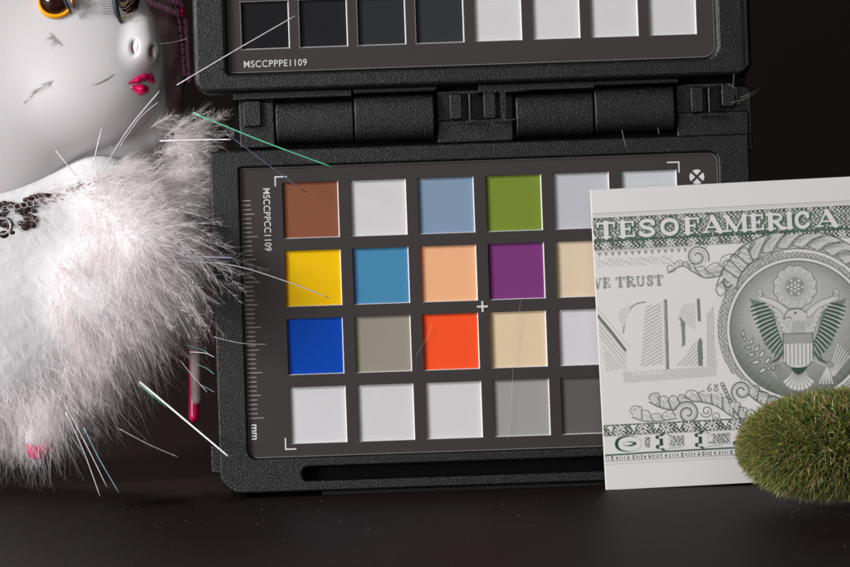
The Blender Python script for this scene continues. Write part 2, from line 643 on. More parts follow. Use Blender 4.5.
def hbarrel(px0, px1, py0, py1, name='hinge_barrel'):
    cxp = (px0 + px1) / 2
    x0 = U(px0, (py0 + py1) / 2)[0] + .5 * u1
    x1 = U(px1, (py0 + py1) / 2)[0] - .5 * u1
    zc = U(cxp, (py0 + py1) / 2)[1]
    rr = abs(U(cxp, py0)[1] - U(cxp, py1)[1]) / 2
    g = MB()
    # knuckle: rounded front, cross-section swept along x with small end chamfer
    prof = []
    for k in range(25):
        a = math.pi * k / 24
        prof.append((-math.cos(a) * rr, (math.sin(a) ** .62) * rr * .62))
    rings = []
    for (xx, sc_) in ((x0, .93), (x0 + .0003, 1), (x1 - .0003, 1), (x1, .93)):
        rings.append([(xx, .0036 - p[1] * sc_, zc + p[0] * sc_) for p in prof])
    n = len(g.v)
    for rg in rings:
        g.v += rg
    m_ = len(prof)
    for i in range(3):
        for k in range(m_ - 1):
            g.f.append((n + i * m_ + k, n + i * m_ + k + 1, n + (i + 1) * m_ + k + 1, n + (i + 1) * m_ + k))
    g.f.append(tuple(n + k for k in range(m_))[::-1])
    g.f.append(tuple(n + 3 * m_ + k for k in range(m_)))
    for i in range(3):
        g.f.append((n + i * m_, n + (i + 1) * m_, n + (i + 1) * m_ + m_ - 1, n + i * m_ + m_ - 1))
    return g.build(name, M['plastic'], case)


hbarrel(275, 354, 99, 143)
hbarrel(354, 435, 92, 141)
hbarrel(516, 595, 91, 136.5)
hbarrel(595, 676, 84.5, 132.5)
# hinge bed behind the knuckles
plate('hinge_bed', [rrect(U(232, 120)[0], U(750, 110)[0], zt - .0005, lid_z0 + .003, .0004)], .0046, THK - .001, M['plastic_dark'], case)
# lugs between knuckles: upright blocks with bright right faces


def lug(px0, px1, py0, py1, d=.0012, m='plastic'):
    x0, z1 = U(px0, py0)
    x1, z0 = U(px1, py1)
    return plate('hinge_lug', [rrect(min(x0, x1), max(x0, x1), z0, z1, 3 * u1)], d, .006, M[m], case, .0003)


for a in ((242, 261, 100, 126, .0012), (449, 463, 93, 119, .0008), (468, 472.5, 92, 121, .0001), (483, 497, 91, 118, .0008), (501, 505, 90, 120, .0001),
          (691, 705, 86, 112, .0008), (708, 712, 85, 114, .0001), (722, 737, 83, 106, .0009)):
    lug(*a)
for (a, b, c_, d_) in ((238, 274, 100, 143), (437, 514, 118, 137), (678, 751, 110, 132)):
    x0 = U(a, (c_ + d_) / 2)[0]
    x1 = U(b, (c_ + d_) / 2)[0]
    mxp = (a + b) / 2
    plate('hinge_web', [rrect(x0, x1, U(mxp, d_)[1] - .001, U(mxp, c_)[1], 3 * u1)], .0020 + .0002, .0075, M['plastic'], case, .0004)
plate('side_knuckle', [rrect(U(737, 100)[0], U(753.5, 100)[0], U(745, 150)[1], U(745, 84)[1], (2 * u1, 2 * u1, 9 * u1, 4 * u1))], .0026, .0085, M['plastic'], case, .0003)
for (a, b, c_, d_) in ((238, 274, 96, 140), (437, 514, 88, 134), (678, 740, 82, 126)):
    mxp = (a + b) / 2
    plate('hinge_pad', [rrect(U(a, (c_ + d_) / 2)[0], U(b, (c_ + d_) / 2)[0], U(mxp, d_)[1], U(mxp, c_)[1], 3 * u1)], .0031, .0070, M['plastic'], case, .0003)
for (a, b, c_, d_) in ((232, 352, 86, 98), (353, 437, 80, 92), (478, 595, 78, 90), (592, 680, 74, 84)):
    mxp = (a + b) / 2
    plate('hinge_apron', [rrect(U(a, c_)[0], U(b, c_)[0], U(mxp, d_)[1], U(mxp, c_)[1], 2.4 * u1)], .0006, .006, M['plastic'], case, .0003)

# ------------------------------------------------------------------ bank note: folded leaf, printing as colour on a fine mesh
AB = math.radians(2.95)
OFFB = .0035
nrm = Vector((0, -math.cos(LEAN), math.sin(LEAN)))
cup = Vector((0, math.sin(LEAN), math.cos(LEAN)))


def onplane(px, py, off):
    r = ray(px, py)
    t_ = ((ORI + nrm * off) - CAMP).dot(nrm) / r.dot(nrm)
    return CAMP + r * t_


TL = onplane(591, 190, OFFB)
ub = (onplane(591 + 200 * math.cos(AB), 190 - 200 * math.sin(AB), OFFB) - TL)
sb = ub.length / 200
ub.normalize()
vb = ub.cross(nrm).normalized()
if vb.z > 0:
    vb = -vb
BW, BH = 352.0, 300.0
us = np.concatenate([np.arange(0, 283, .5), np.arange(283, BW + .01, 2.3)])
vs = np.arange(0, BH + .1, .5)
GU, GV = np.meshgrid(us, vs)
# photograph coordinates of each vertex, for drawing
PXX = 591 + GU * math.cos(AB) + GV * math.sin(AB)
PYY = 190 - GU * math.sin(AB) + GV * math.cos(AB)
DARK = np.zeros_like(GU)
GRN = np.zeros_like(GU)


def bbox(xs, ys, pad, uv):
    A, B = (GU, GV) if uv else (PXX, PYY)
    if uv:
        i0 = np.searchsorted(vs, min(ys) - pad)
        i1 = np.searchsorted(vs, max(ys) + pad)
        j0 = np.searchsorted(us, min(xs) - pad)
        j1 = np.searchsorted(us, max(xs) + pad)
    else:
        cs = []
        for x in (min(xs) - pad, max(xs) + pad):
            for y in (min(ys) - pad, max(ys) + pad):
                dx, dy = x - 591, y - 190
                cs.append((dx * math.cos(AB) - dy * math.sin(AB), dx * math.sin(AB) + dy * math.cos(AB)))
        j0 = np.searchsorted(us, min(c[0] for c in cs))
        j1 = np.searchsorted(us, max(c[0] for c in cs))
        i0 = np.searchsorted(vs, min(c[1] for c in cs))
        i1 = np.searchsorted(vs, max(c[1] for c in cs))
    sl = (slice(max(i0, 0), i1), slice(max(j0, 0), j1))
    return sl, A[sl], B[sl]


def blend(lay, sl, a, val):
    lay[sl] = lay[sl] * (1 - a) + val * a


def smooth(pts, n=6):
    if len(pts) < 3:
        return pts
    P_ = [pts[0]] + list(pts) + [pts[-1]]
    out = []
    for i in range(1, len(P_) - 2):
        p0, p1, p2, p3 = [np.array(q[:2], float) for q in P_[i - 1:i + 3]]
        for k in range(n):
            t_ = k / n
            out.append(tuple(.5 * ((2 * p1) + (p2 - p0) * t_ + (2 * p0 - 5 * p1 + 4 * p2 - p3) * t_ ** 2 + (3 * p1 - p0 - 3 * p2 + p3) * t_ ** 3)))
    out.append(tuple(pts[-1]))
    return out


def stroke(pts, wd, val=1.0, lay=None, uv=False, soft=.35, curve=False, both=False):
    lay = DARK if lay is None else lay
    if curve:
        pts = smooth(pts)
    sl, A, B = bbox([p[0] for p in pts], [p[1] for p in pts], wd + 1, uv)
    if A.size == 0:
        return
    d = np.full(A.shape, 1e9)
    n = len(pts) - 1
    for i in range(n):
        x0, y0 = pts[i][:2]
        x1, y1 = pts[i + 1][:2]
        dx, dy = x1 - x0, y1 - y0
        q = max(dx * dx + dy * dy, 1e-9)
        t_ = np.clip(((A - x0) * dx + (B - y0) * dy) / q, 0, 1)
        d = np.minimum(d, np.hypot(A - x0 - t_ * dx, B - y0 - t_ * dy))
    a = np.clip((wd / 2 - d) / soft / 2 + .5, 0, 1)
    blend(lay, sl, a, val)
    if both:
        blend(GRN, sl, a, 0)


def inpoly(A, B, pts):
    r = np.zeros(A.shape, bool)
    n = len(pts)
    for i in range(n):
        x0, y0 = pts[i]
        x1, y1 = pts[(i + 1) % n]
        if y0 == y1:
            continue
        c_ = ((y0 > B) != (y1 > B)) & (A < (x1 - x0) * (B - y0) / (y1 - y0) + x0)
        r ^= c_
    return r


def fill(pts, val=1.0, lay=None, uv=False, fn=None, curve=False, both=False):
    lay = DARK if lay is None else lay
    if curve:
        pts = smooth(list(pts) + [pts[0]])
    sl, A, B = bbox([p[0] for p in pts], [p[1] for p in pts], 1, uv)
    if A.size == 0:
        return
    m_ = inpoly(A, B, pts).astype(float)
    v_ = val if fn is None else fn(A, B)
    blend(lay, sl, m_, v_)
    if both:
        blend(GRN, sl, m_, 0)


# glyphs: strokes in a unit box (x, y down): (points, weight) 1 = thick stem
GL = {
    'T': [([(.5, .05), (.5, .95)], 1), ([(.03, .07), (.97, .07)], .45), ([(.05, .05), (.05, .3)], .4), ([(.95, .05), (.95, .3)], .4), ([(.25, .95), (.75, .95)], .35)],
    'E': [([(.28, .05), (.28, .95)], 1), ([(.03, .06), (.9, .06)], .4), ([(.3, .5), (.68, .5)], .4), ([(.03, .94), (.95, .94)], .4), ([(.88, .05), (.88, .3)], .4), ([(.92, .7), (.92, .95)], .4), ([(.68, .38), (.68, .62)], .35)],
    'F': [([(.3, .05), (.3, .95)], 1), ([(.05, .06), (.93, .06)], .4), ([(.3, .5), (.7, .5)], .4), ([(.08, .95), (.58, .95)], .35), ([(.9, .05), (.9, .33)], .4), ([(.7, .38), (.7, .62)], .35)],
    'S': [([(.85, .25), (.7, .07), (.4, .05), (.18, .2), (.3, .42), (.68, .56), (.84, .78), (.62, .95), (.33, .95), (.13, .78)], .75), ([(.88, .05), (.88, .3)], .35), ([(.1, .7), (.1, .96)], .35)],
    'O': [([(.5, .05), (.2, .2), (.12, .5), (.2, .8), (.5, .95), (.8, .8), (.88, .5), (.8, .2), (.5, .05)], .8)],
    'A': [([(.5, .03), (.85, .95)], 1), ([(.48, .05), (.14, .95)], .4), ([(.25, .66), (.7, .66)], .35), ([(0, .95), (.32, .95)], .35), ([(.62, .95), (1.05, .95)], .35)],
    'M': [([(.18, .05), (.16, .95)], .4), ([(.14, .05), (.5, .9)], .9), ([(.84, .05), (.5, .9)], .4), ([(.85, .05), (.86, .95)], .95), ([(0, .95), (.32, .95)], .35), ([(.68, .95), (1.03, .95)], .35), ([(.02, .05), (.25, .05)], .35), ([(.78, .05), (1.0, .05)], .35)],
    'R': [([(.25, .05), (.25, .95)], 1), ([(.05, .06), (.6, .06), (.82, .17), (.82, .36), (.6, .5), (.28, .5)], .55), ([(.5, .5), (.85, .95), (1.02, .95)], .75), ([(.03, .95), (.5, .95)], .35)],
    'I': [([(.5, .05), (.5, .95)], 1), ([(.05, .05), (.95, .05)], .35), ([(.05, .95), (.95, .95)], .35)],
    'C': [([(.86, .3), (.7, .07), (.42, .07), (.18, .28), (.14, .6), (.3, .88), (.6, .95), (.88, .76)], .75), ([(.9, .05), (.9, .34)], .35)],
    'L': [([(.3, .05), (.3, .95)], 1), ([(.05, .06), (.55, .06)], .35), ([(.05, .94), (.95, .94)], .4), ([(.93, .65), (.93, .95)], .4)],
    'U': [([(.22, .05), (.22, .7), (.35, .92), (.6, .95), (.78, .8), (.8, .05)], .6), ([(.02, .05), (.42, .05)], .35), ([(.65, .05), (.98, .05)], .35)],
    'V': [([(.12, .05), (.5, .95)], .9), ([(.88, .05), (.5, .95)], .4), ([(-.02, .05), (.3, .05)], .35), ([(.72, .05), (1., .05)], .35)],
}


def glyph(ch, u0, u1_, v0, v1, stem, val, lay, dx=0, dy=0, grow=0, both=False):
    for pts, wt in GL[ch]:
        pp = [(u0 + p[0] * (u1_ - u0) + dx, v0 + p[1] * (v1 - v0) + dy) for p in pts]
        stroke(pp, stem * wt + grow, val, lay, uv=True, soft=.3, both=both, curve=len(pp) > 4)


def lattice(A, B, s_=4.4):
    a = np.abs(np.sin(np.pi * (A + B * 1.1) / s_)) * np.abs(np.sin(np.pi * (A - B * 1.1) / s_))
    b = np.sin(A * .33 + 2 * np.sin(B * .5)) * .5 + .5
    c_ = np.sin(A * 1.45 + 1.7 * np.sin(B * .8 + A * .21))
    return np.clip((a < .38) * .95 * (.45 + .55 * b) + (c_ > .45) * .5, 0, 1)


def rosette(u0, v0, r, n=6, val=0.0):
    for k in range(n):
        a = 2 * math.pi * k / n
        stroke([(u0 + .4 * r * math.cos(a), v0 + .4 * r * math.sin(a)), (u0 + r * math.cos(a), v0 + r * math.sin(a))], r * .28, val, DARK, uv=True, both=True)


# ---- top band
def bandfill(v0, v1, u0=0, u1_=360, green=.5):
    sl, A, B = bbox([u0, u1_], [v0, v1], 0, True)
    m_ = ((B >= v0) & (B <= v1)).astype(float)
    lt = lattice(A, B)
    blend(DARK, sl, m_, np.clip(lt * 1.15 + .08, 0, 1))
    blend(GRN, sl, m_, lt * green * (np.sin(A * .21 + B * .3) > -.3))


for uu, wd, vl in ((24.2, .6, .45), (26.2, .5, .3)):
    stroke([(0, uu), (352, uu)], wd, vl, uv=True)
bandfill(28.5, 60.5)
sl, A, B = bbox([0, 352], [31, 50], 0, True)
blend(DARK, sl, ((B > 31) & (B < 50.5)).astype(float) * .25, 0)
letters = [('A', -14, 2), ('T', 4, 22), ('E', 25, 42), ('S', 45, 63), ('O', 67, 86), ('F', 89, 107), ('A', 109, 130), ('M', 130, 155), ('E', 156.5, 171), ('R', 173, 191), ('I', 193, 200), ('C', 201.5, 217), ('A', 222, 246)]
for pas in range(3):
    for (ch, a, b) in letters:
        st = 5.0
        if pas == 0:
            glyph(ch, a, b, 33, 49, st, .95, GRN, 1.2, 1.1, 1.2)
            glyph(ch, a, b, 33, 49, st, .75, DARK, 1.2, 1.1, 1.2)
        elif pas == 1:
            glyph(ch, a, b, 33, 49, st, .8, DARK, -.2, -.2, 1.5)
        else:
            glyph(ch, a, b, 33, 49, st, 0, DARK, -.2, -.2, 0, both=True)
stroke([(0, 52), (352, 52)], 1.5, .8, DARK, uv=True)
stroke([(0, 52), (352, 52)], 1.5, .9, GRN, uv=True)
stroke([(0, 60.8), (352, 60.8)], .7, .6, DARK, uv=True)
for k in range(14):
    rosette(12 + k * 21.5, 56.6, 4.2, 8)
    rosette(24 + k * 21.5, 30.6, 2.6, 6)
# pale dotted row under the band
for k in range(17):
    u = 5 + k * 6.6
    fill([(u - 2.2, 63.4), (u + 2.2, 63.4), (u, 67.6)], .42, uv=True)
    stroke([(u - 3.2, 62.3), (u + 3.2, 62.3)], .6, .35, uv=True)
sl, A, B = bbox([2, 100], [69, 78], 0, True)
blend(DARK, sl, ((B > 69) & (B < 78) & (A > 2) & (A < 78)).astype(float), .17 * (np.sin(A * 1.6 + 3 * np.sin(A * .31)) * np.sin(B * 1.1 + A * .4) > .1))
# ---- motto
mot = [('V', -2, 5.5), ('E', 7, 14), ('T', 20, 28.5), ('R', 30, 38.5), ('U', 40, 49), ('S', 51, 57), ('T', 58.5, 67)]
for (ch, a, b) in mot:
    glyph(ch, a, b, 88.5, 98.5, 3.0, .62, DARK)
    sl, A, B = bbox([a, b], [88, 99], 0, True)
    blend(DARK, sl, (np.sin(B * 2.6 + A) > .35).astype(float) * .75, 0)


# ---- big washed-out letters N and E
def dhatch(pts, sp, val, ang=45, duty=.42):
    ca, sa = math.cos(math.radians(ang)), math.sin(math.radians(ang))
    val *= .62
    fill(pts, fn=lambda A, B: val * (((A * ca + B * sa) / sp) % 1.0 < duty))


dhatch([(598, 316), (626, 350), (626, 372), (600, 340)], 3.0, .34, -40)
dhatch([(602, 345), (622, 368), (606, 372)], 2.8, .34, -40)
stroke([(597, 315), (612, 333), (625, 350)], 2.6, .62)
stroke([(597, 308), (630, 348)], .6, .2)
stroke([(623, 333), (626, 316), (634, 305), (645, 302)], 1.2, .5, curve=True)
dhatch([(618, 312), (632, 303), (622, 330)], 2.6, .28, 50)
dhatch([(645, 306), (661, 303), (663, 364), (640, 367)], 3.1, .42, 60)
stroke([(665, 301), (667, 368)], 3.4, .55)
fill([(663.8, 301), (664.8, 301), (666.6, 368), (665.6, 368)], .25)
dhatch([(676, 320), (683, 304), (695, 303), (695, 330)], 2.7, .34, 50)
stroke([(698, 300), (699, 320)], 3.0, .55)
stroke([(682, 346), (684, 330), (680, 318)], 1.6, .55)
fill([(680, 318), (684.6, 322), (685, 346), (682, 344)], .5)
dhatch([(676, 366), (696, 340), (700, 366)], 2.9, .42, 45)
fill([(697, 342), (700, 337), (702, 342), (702.5, 366), (698, 366)], .55)
fill([(706, 316), (713, 304), (716, 372), (707, 374)], fn=lambda A, B: .05 + .2 * (np.sin(A * 2.4) > .2))
fill([(622, 372), (716, 366), (716, 376), (624, 383)], fn=lambda A, B: .05 + .17 * (np.sin(A * 1.9 + B * 1.4) > .3))
dhatch([(632, 372), (663, 370), (663, 374), (632, 376)], 2.2, .25, 0)


# ---- scrolls
def spiral(cx, cy, r0, r1, a0, turns, wd, val=.75):
    pts = []
    n = int(26 * abs(turns)) + 4
    for i in range(n + 1):
        t_ = i / n
        r = r0 + (r1 - r0) * t_
        a = math.radians(a0) + 2 * math.pi * turns * t_
        pts.append((cx + r * math.cos(a), cy + r * math.sin(a)))
    stroke(pts, wd, val)
    return pts


def leaf(pts_up, pts_lo, ribs=9, val=.7, shade=.3):
    a = smooth(pts_up)
    b = smooth(pts_lo)
    poly = list(a) + list(b)[::-1]
    fill(poly, fn=lambda A, B: shade * .8 * (np.sin(A * 2.6 + B * 1.9) > .25), both=True)
    stroke(b, 1.2, val)
    nl = max(ribs // 2 + 1, 3)                    # lobed upper edge
    for k in range(nl):
        i0 = int((len(a) - 1) * k / nl)
        i1_ = int((len(a) - 1) * (k + 1) / nl)
        p, q = np.array(a[i0]), np.array(a[i1_])
        nrm_ = np.array([q[1] - p[1], p[0] - q[0]])
        ln_ = np.hypot(*nrm_) + 1e-6
        am_ = rng.uniform(.7, 1.5)
        m1 = p * .6 + q * .4 + nrm_ / ln_ * min(ln_ * .34, 3.2) * am_
        m2 = p * .15 + q * .85 + nrm_ / ln_ * min(ln_ * .30, 2.8)
        stroke([tuple(p), tuple(m1), tuple(m2), tuple(q)], .8, val, curve=True)
        bb_ = np.array(b[min(int((len(b) - 1) * (k + 1.2) / nl), len(b) - 1)])
        stroke([tuple(q), tuple(q * .55 + bb_ * .45), tuple(bb_)], 1.3, val * .9, curve=True)
        stroke([tuple(m1), tuple(m1 * .6 + bb_ * .4)], .5, val * .6)
    for k in range(1, ribs):
        i = int(len(a) * k / ribs)
        j = int(len(b) * min(k + .8, ribs - .2) / ribs)
        j = min(j, len(b) - 1)
        q = ((a[i][0] + b[j][0]) / 2 + 1.5, (a[i][1] + b[j][1]) / 2 - 1)
        stroke([a[i], q], .6, val * .7)
        stroke([b[j], ((b[j][0] * .6 + a[i][0] * .4), (b[j][1] * .6 + a[i][1] * .4) + .6)], .7, val * .8)


# upper: curl and its tail running into the seal's wreath
fill([(697 + 12 * math.cos(a / 8 * math.pi), 257 + 12 * math.sin(a / 8 * math.pi)) for a in range(16)], .05, both=True)
spiral(697, 257, 12, 3, 20, -1.45, 1.1, .75)
spiral(697, 257, 9, 2.5, 30, -1.3, .5, .45)
spiral(670.5, 268, 5.5, 1.6, -60, 1.3, .9, .6)
leaf([(674, 264), (684, 263), (690, 266), (700, 270), (716, 266), (734, 255), (748, 245)], [(668, 273), (682, 266), (693, 272), (706, 278), (724, 274), (735, 266), (746, 252)], 12, .6, .28)
for k in range(7):
    spiral(706 + k * 3.0, 273.5 - k * .4, 1.6, .5, 0, 1, .6, .45)
# wreath over the seal
CX, CY, RS = 797.5, 329.0, 68.0


def pol(r, deg):
    return (CX + r * math.cos(math.radians(deg)), CY - r * math.sin(math.radians(deg)))


sl, A, B = bbox([CX - 104, CX + 104], [CY - 104, CY + 104], 0, False)
R = np.hypot(A - CX, B - CY)
TH = np.degrees(np.arctan2(CY - B, A - CX))
TH = np.where(TH < -90, TH + 360, TH)
# stippled border
lo = np.where((TH > 100) & (TH < 215), 81 - np.abs(TH - 165) * .03, 77)
st = (np.sin(A * 2.25 + np.sin(B * 1.1) * 1.3) * np.sin(B * 2.3 + np.sin(A * .9)) > -.08)
m_ = ((R > 71) & (R < lo)).astype(float)
blend(DARK, sl, m_, .62 * st)
blend(GRN, sl, m_, 0)
# acanthus crown
hi = 97 + 2.5 * np.sin(np.radians(TH * 7)) - np.clip(TH - 128, 0, 60) * .28
m_ = ((R > 80) & (R < hi) & (TH > 20) & (TH < 152)).astype(float)
ph = TH / 11.0 + (R - 80) / 17.0 * 1.1
fr_ = ph % 1.0
tone = .02 + 1.0 * np.clip(fr_ - .5, 0, 1) ** 1.2 + .24 * (np.sin(R * 2.9 + TH * .35) > .3)
blend(DARK, sl, m_, np.clip(tone, 0, .75))
blend(GRN, sl, m_, 0)
for k in range(13):
    th0 = 22 + k * 10.5
    hi0 = 97 - max(th0 - 128, 0) * .3
    stroke([pol(hi0 - 1, th0), pol(91, th0 + 6), pol(84, th0 + 9), pol(81.5, th0 + 3)], .9, .7, curve=True)
    stroke([pol(hi0 - 3, th0 - 3), pol(90, th0 + 2), pol(86, th0 + 4)], .6, .45, curve=True)
stroke([pol(99 - max(a - 128, 0) * .28, a) for a in range(16, 153, 4)], 1.0, .7)
stroke([pol(80.3, a) for a in range(16, 158, 4)], 1.0, .65)
spiral(728, 283, 8.5, 2, 40, -1.3, 1.2, .75)
leaf([(722, 276), (726, 265), (735, 257), (747, 249)], [(736, 288), (739, 277), (745, 268), (753, 261)], 6, .7, .35)
# seal disc
ys = (np.sin(B * math.pi / .95 + 0 * A) > 0)
m_ = (R < RS).astype(float)
tn = .25 + .22 * np.clip((R - 30) / 38, 0, 1) + .14 * np.clip((B - CY) / 60, -1, 1) - .12 * np.exp(-((A - 765) ** 2 + (B - 320) ** 2) / 500)
hx = np.sin((A + B) * 2 * np.pi / 2.1) * np.sin((A - B) * 2 * np.pi / 2.1)
blend(DARK, sl, m_, np.clip(tn * (.95 + .75 * hx) + .22 * np.clip((R - 56) / 12, 0, 1) * (np.sin((A + B) * 2.2) > 0), 0, 1))
blend(GRN, sl, m_, 0)
m_ = ((R >= RS) & (R < 71.3)).astype(float)
blend(DARK, sl, m_, 0)
blend(GRN, sl, m_, 0)
stroke([pol(RS, a) for a in range(0, 361, 4)], .8, .75)
stroke([pol(71.5, a) for a in range(0, 361, 4)], .7, .65)
# glory with stars
gx, gy = 794.5, 287.0
pts = []
for k in range(72):
    a = 2 * math.pi * k / 72
    r = 20.5 + 1.6 * abs(math.sin(a * 6.0))
    pts.append((gx + r * math.cos(a), gy + r * math.sin(a)))
fill(pts, .12)
stroke(pts + [pts[0]], .8, .6)
for k in range(14):
    a = 2 * math.pi * k / 14
    spiral(gx + 17.6 * math.cos(a), gy + 17.6 * math.sin(a), 2.6, 1.2, math.degrees(a), .8, .6, .4)
for k in range(40):
    a = 2 * math.pi * k / 40
    stroke([(gx + 9.5 * math.cos(a), gy + 9.5 * math.sin(a)), (gx + 14.5 * math.cos(a), gy + 14.5 * math.sin(a))], .7, .4)
fill([(gx + 9.6 * math.cos(a / 12 * math.pi), gy + 9.6 * math.sin(a / 12 * math.pi)) for a in range(24)], .42)
for rr_, n in ((0, 1), (4.0, 6), (7.4, 6)):
    for k in range(n):
        a = math.pi / 6 + 2 * math.pi * k / n + (math.pi / 6 if rr_ > 5 else 0)
        c_ = (gx + rr_ * math.cos(a), gy + rr_ * math.sin(a))
        fill([(c_[0] + (1.7 if q % 2 == 0 else .8) * math.cos(q * math.pi / 5 - 1.57), c_[1] + (1.7 if q % 2 == 0 else .8) * math.sin(q * math.pi / 5 - 1.57)) for q in range(10)], 0)


# wings
def wing(sx):
    def q(x, y):
        return (797.5 + sx * x, y)
    outline = [q(-49, 298), q(-42, 313), q(-38, 331), q(-33, 345), q(-24, 354), q(-15, 355), q(-13, 344), q(-17, 338), q(-21, 326), q(-25, 312), q(-36, 303)]
    fill(outline, .55, curve=True)
    fill(outline, .6, GRN, curve=True)
    # feathers: rows hanging outward
    for k in range(13):
        t_ = k / 12
        x0 = -31 + 15 * t_
        y0 = 303 + 42 * t_
        x1 = -47 + 24 * t_ ** 1.4
        y1 = 304 + 50 * t_
        p0, p1 = q(x0, y0), q(x1 + 0, y1 + 3)
        stroke([p0, ((p0[0] + p1[0]) / 2, (p0[1] + p1[1]) / 2 - .8), p1], 1.5, .9, DARK)
        stroke([p0, ((p0[0] + p1[0]) / 2, (p0[1] + p1[1]) / 2 - .8), p1], 1.5, .8, GRN)
        stroke([(p0[0] + .2, p0[1] + 1.7), (p1[0], p1[1] + 1.7)], .9, .12, DARK)
        stroke([(p0[0] + .2, p0[1] + 1.7), (p1[0], p1[1] + 1.7)], .7, .0, GRN)
    # pale shoulder with scale rows
    sh = [q(-33, 303), q(-22, 313), q(-19, 324), q(-15, 334), q(-9, 338), q(-9, 331), q(-15, 322), q(-18, 311), q(-28, 303)]
    fill(sh, .12, both=True, curve=True)
    for k in range(6):
        spiral(797.5 + sx * (-24 + k * 2.2), 309 + k * 5, 3.0, 1.6, 90, .5 * sx, .7, .55)
    # ribbon
    rb = [q(-41, 291), q(-36, 289), q(-35, 296), q(-24, 300), q(-14, 306), q(-8, 313), q(-12, 317), q(-20, 309), q(-32, 303), q(-40, 299)]
    fill(rb, .08, both=True, curve=True)
    stroke(smooth(rb + [rb[0]]), .7, .55)
    spiral(797.5 + sx * -37, 294, 3.2, 1, 0, 1.2, .7, .6)


wing(1)
wing(-1)
# neck and head
fill([(790, 334), (789, 326), (792, 319), (790, 314), (794, 310), (801, 309), (806, 313), (805, 321), (807, 334)], .1, curve=True, both=True)
for k in range(9):
    stroke([(791 + k * 1.7, 333), (793 + k * 1.4, 320 + (k % 3))], .6, .5)
fill([(783, 318), (786, 312), (793, 309), (798, 311), (797, 316), (791, 317), (787, 322)], .12, curve=True, both=True)
stroke([(783, 319), (786, 312), (793, 309), (801, 309.5), (806, 313)], .9, .7, curve=True)
stroke([(783.5, 319), (787, 317), (791, 318)], .8, .7)
fill([(794, 312), (796, 312), (796, 314), (794, 314)], .9)
# shield
shp = [(782.5, 334), (812, 333), (812.5, 361), (807, 366), (799, 368.5), (789, 367), (783, 362)]
fill(shp, .03, both=True)
for k in range(7):
    x = 785.3 + k * 4.0
    stroke([(x, 343), (x + .3, 365)], 1.3, .38)
fill([(783, 334.3), (812, 333.4), (812, 343), (783, 344)], fn=lambda A, B: .28 + .12 * (np.sin(B * 3.3) > 0))
stroke(shp + [shp[0]], 1.1, .62)
# tail
for k in range(9):
    a = math.radians(215 - 180 - 0 + 0) if False else math.radians(150 - k * 15)
    x1 = 798 + 15.5 * math.cos(a)
    y1 = 374 + 15 * math.sin(a) * (1 if math.sin(a) > 0 else 1)
    stroke([(798, 368), (x1, y1)], 3.4, .03, DARK, both=True)
for k in range(10):
    a = math.radians(157.5 - k * 15)
    stroke([(798, 369), (798 + 14.5 * math.cos(a), 374 + 13.5 * math.sin(a))], .7, .6)
fill([(790, 367.5), (807, 367), (803, 372), (798, 375), (793, 372)], .85)
fill([(790, 367.5), (807, 367), (803, 372), (798, 375), (793, 372)], .7, GRN)
for sx in (-1, 1):
    for k in range(5):
        stroke([(798 + sx * (15 + k * 1.4), 352 + k * 1.5), (798 + sx * (21 + k * 1.5), 360 + k * .6)], 1.6, .75)
    stroke([(798 + sx * 15, 360), (798 + sx * 25, 365), (798 + sx * 31, 367)], 2.0, .2)
# olive branch
stroke([(776, 377), (766, 366), (755, 352), (744, 338)], 1.0, .2, curve=True)
for (x, y, dx, dy) in ((746, 341, -4, -4), (749, 345, 3, -6), (751, 348, -6, -1), (754, 352, 4, -6), (755, 354, -7, 1), (759, 358, 4, -7), (760, 361, -8, 2), (764, 364, 5, -6), (766, 368, -7, 4), (770, 370, 5, -4), (742, 337, 1, -6)):
    q = [(x, y), (x + dx * .5 - dy * .22, y + dy * .5 + dx * .22), (x + dx * 1.15, y + dy * 1.15), (x + dx * .5 + dy * .22, y + dy * .5 - dx * .22)]
    fill(q, .04, curve=True)
    stroke(q + [q[0]], .8, .75, curve=True)
for k in range(6):
    spiral(768 + (k % 3) * 5, 364 + (k // 3) * 5, 2.6, 1.3, k * 50, 1, .8, .55)
# arrows
for k in range(6):
    stroke([(826 + k * 1.6, 378 - k * .6), (838 + k * 2.2, 344 + k * 2.4)], 1.4, .05)
    stroke([(827 + k * 1.6, 378 - k * .6), (839 + k * 2.2, 344 + k * 2.4)], .5, .6)
for k in range(5):
    stroke([(827, 366), (819 + k * 3.2, 383)], 1.8, .08)
    stroke([(828, 366), (820.5 + k * 3.2, 383)], .5, .6)
spiral(829, 364, 4, 2, 0, 1.2, 1.0, .5)

# ---- lower ornament
spiral(634.5, 411, 5.6, 1.6, -40, -1.4, .9, .55)
leaf([(637, 406), (644, 414), (656, 417), (670, 413), (684, 405)], [(632, 417), (644, 421), (658, 421), (672, 419), (684, 416)], 8, .55, .2)
spiral(652, 397.5, 4.4, 1.2, 0, -1.4, 1.0, .65)
leaf([(653, 393), (662, 400), (674, 400), (684, 396), (700, 393), (716, 395), (732, 404), (742, 413)], [(649, 402), (662, 408), (676, 409), (690, 402), (702, 402), (716, 406), (728, 414), (738, 420)], 16, .7, .3)
fill([(687 + 12 * math.cos(a / 8 * math.pi), 413 + 12.5 * math.sin(a / 8 * math.pi)) for a in range(16)], .05, both=True)
spiral(687, 413, 12.5, 2.5, 200, 1.7, 1.3, .75)
spiral(687, 413, 10, 3, 215, 1.3, .5, .45)
spiral(706, 411, 6.5, 1.5, 160, -1.5, 1.0, .65)
spiral(716, 416, 5.0, 1.5, 30, 1.4, .9, .6)
for k in range(6):
    spiral(722 + k * 1.5, 384 + k * 3.3, 2.4, 1.0, 20, 1.1, .9, .7)
fill([(741 + 10 * math.cos(a / 8 * math.pi), 391 + 11 * math.sin(a / 8 * math.pi)) for a in range(16)], .05, both=True)
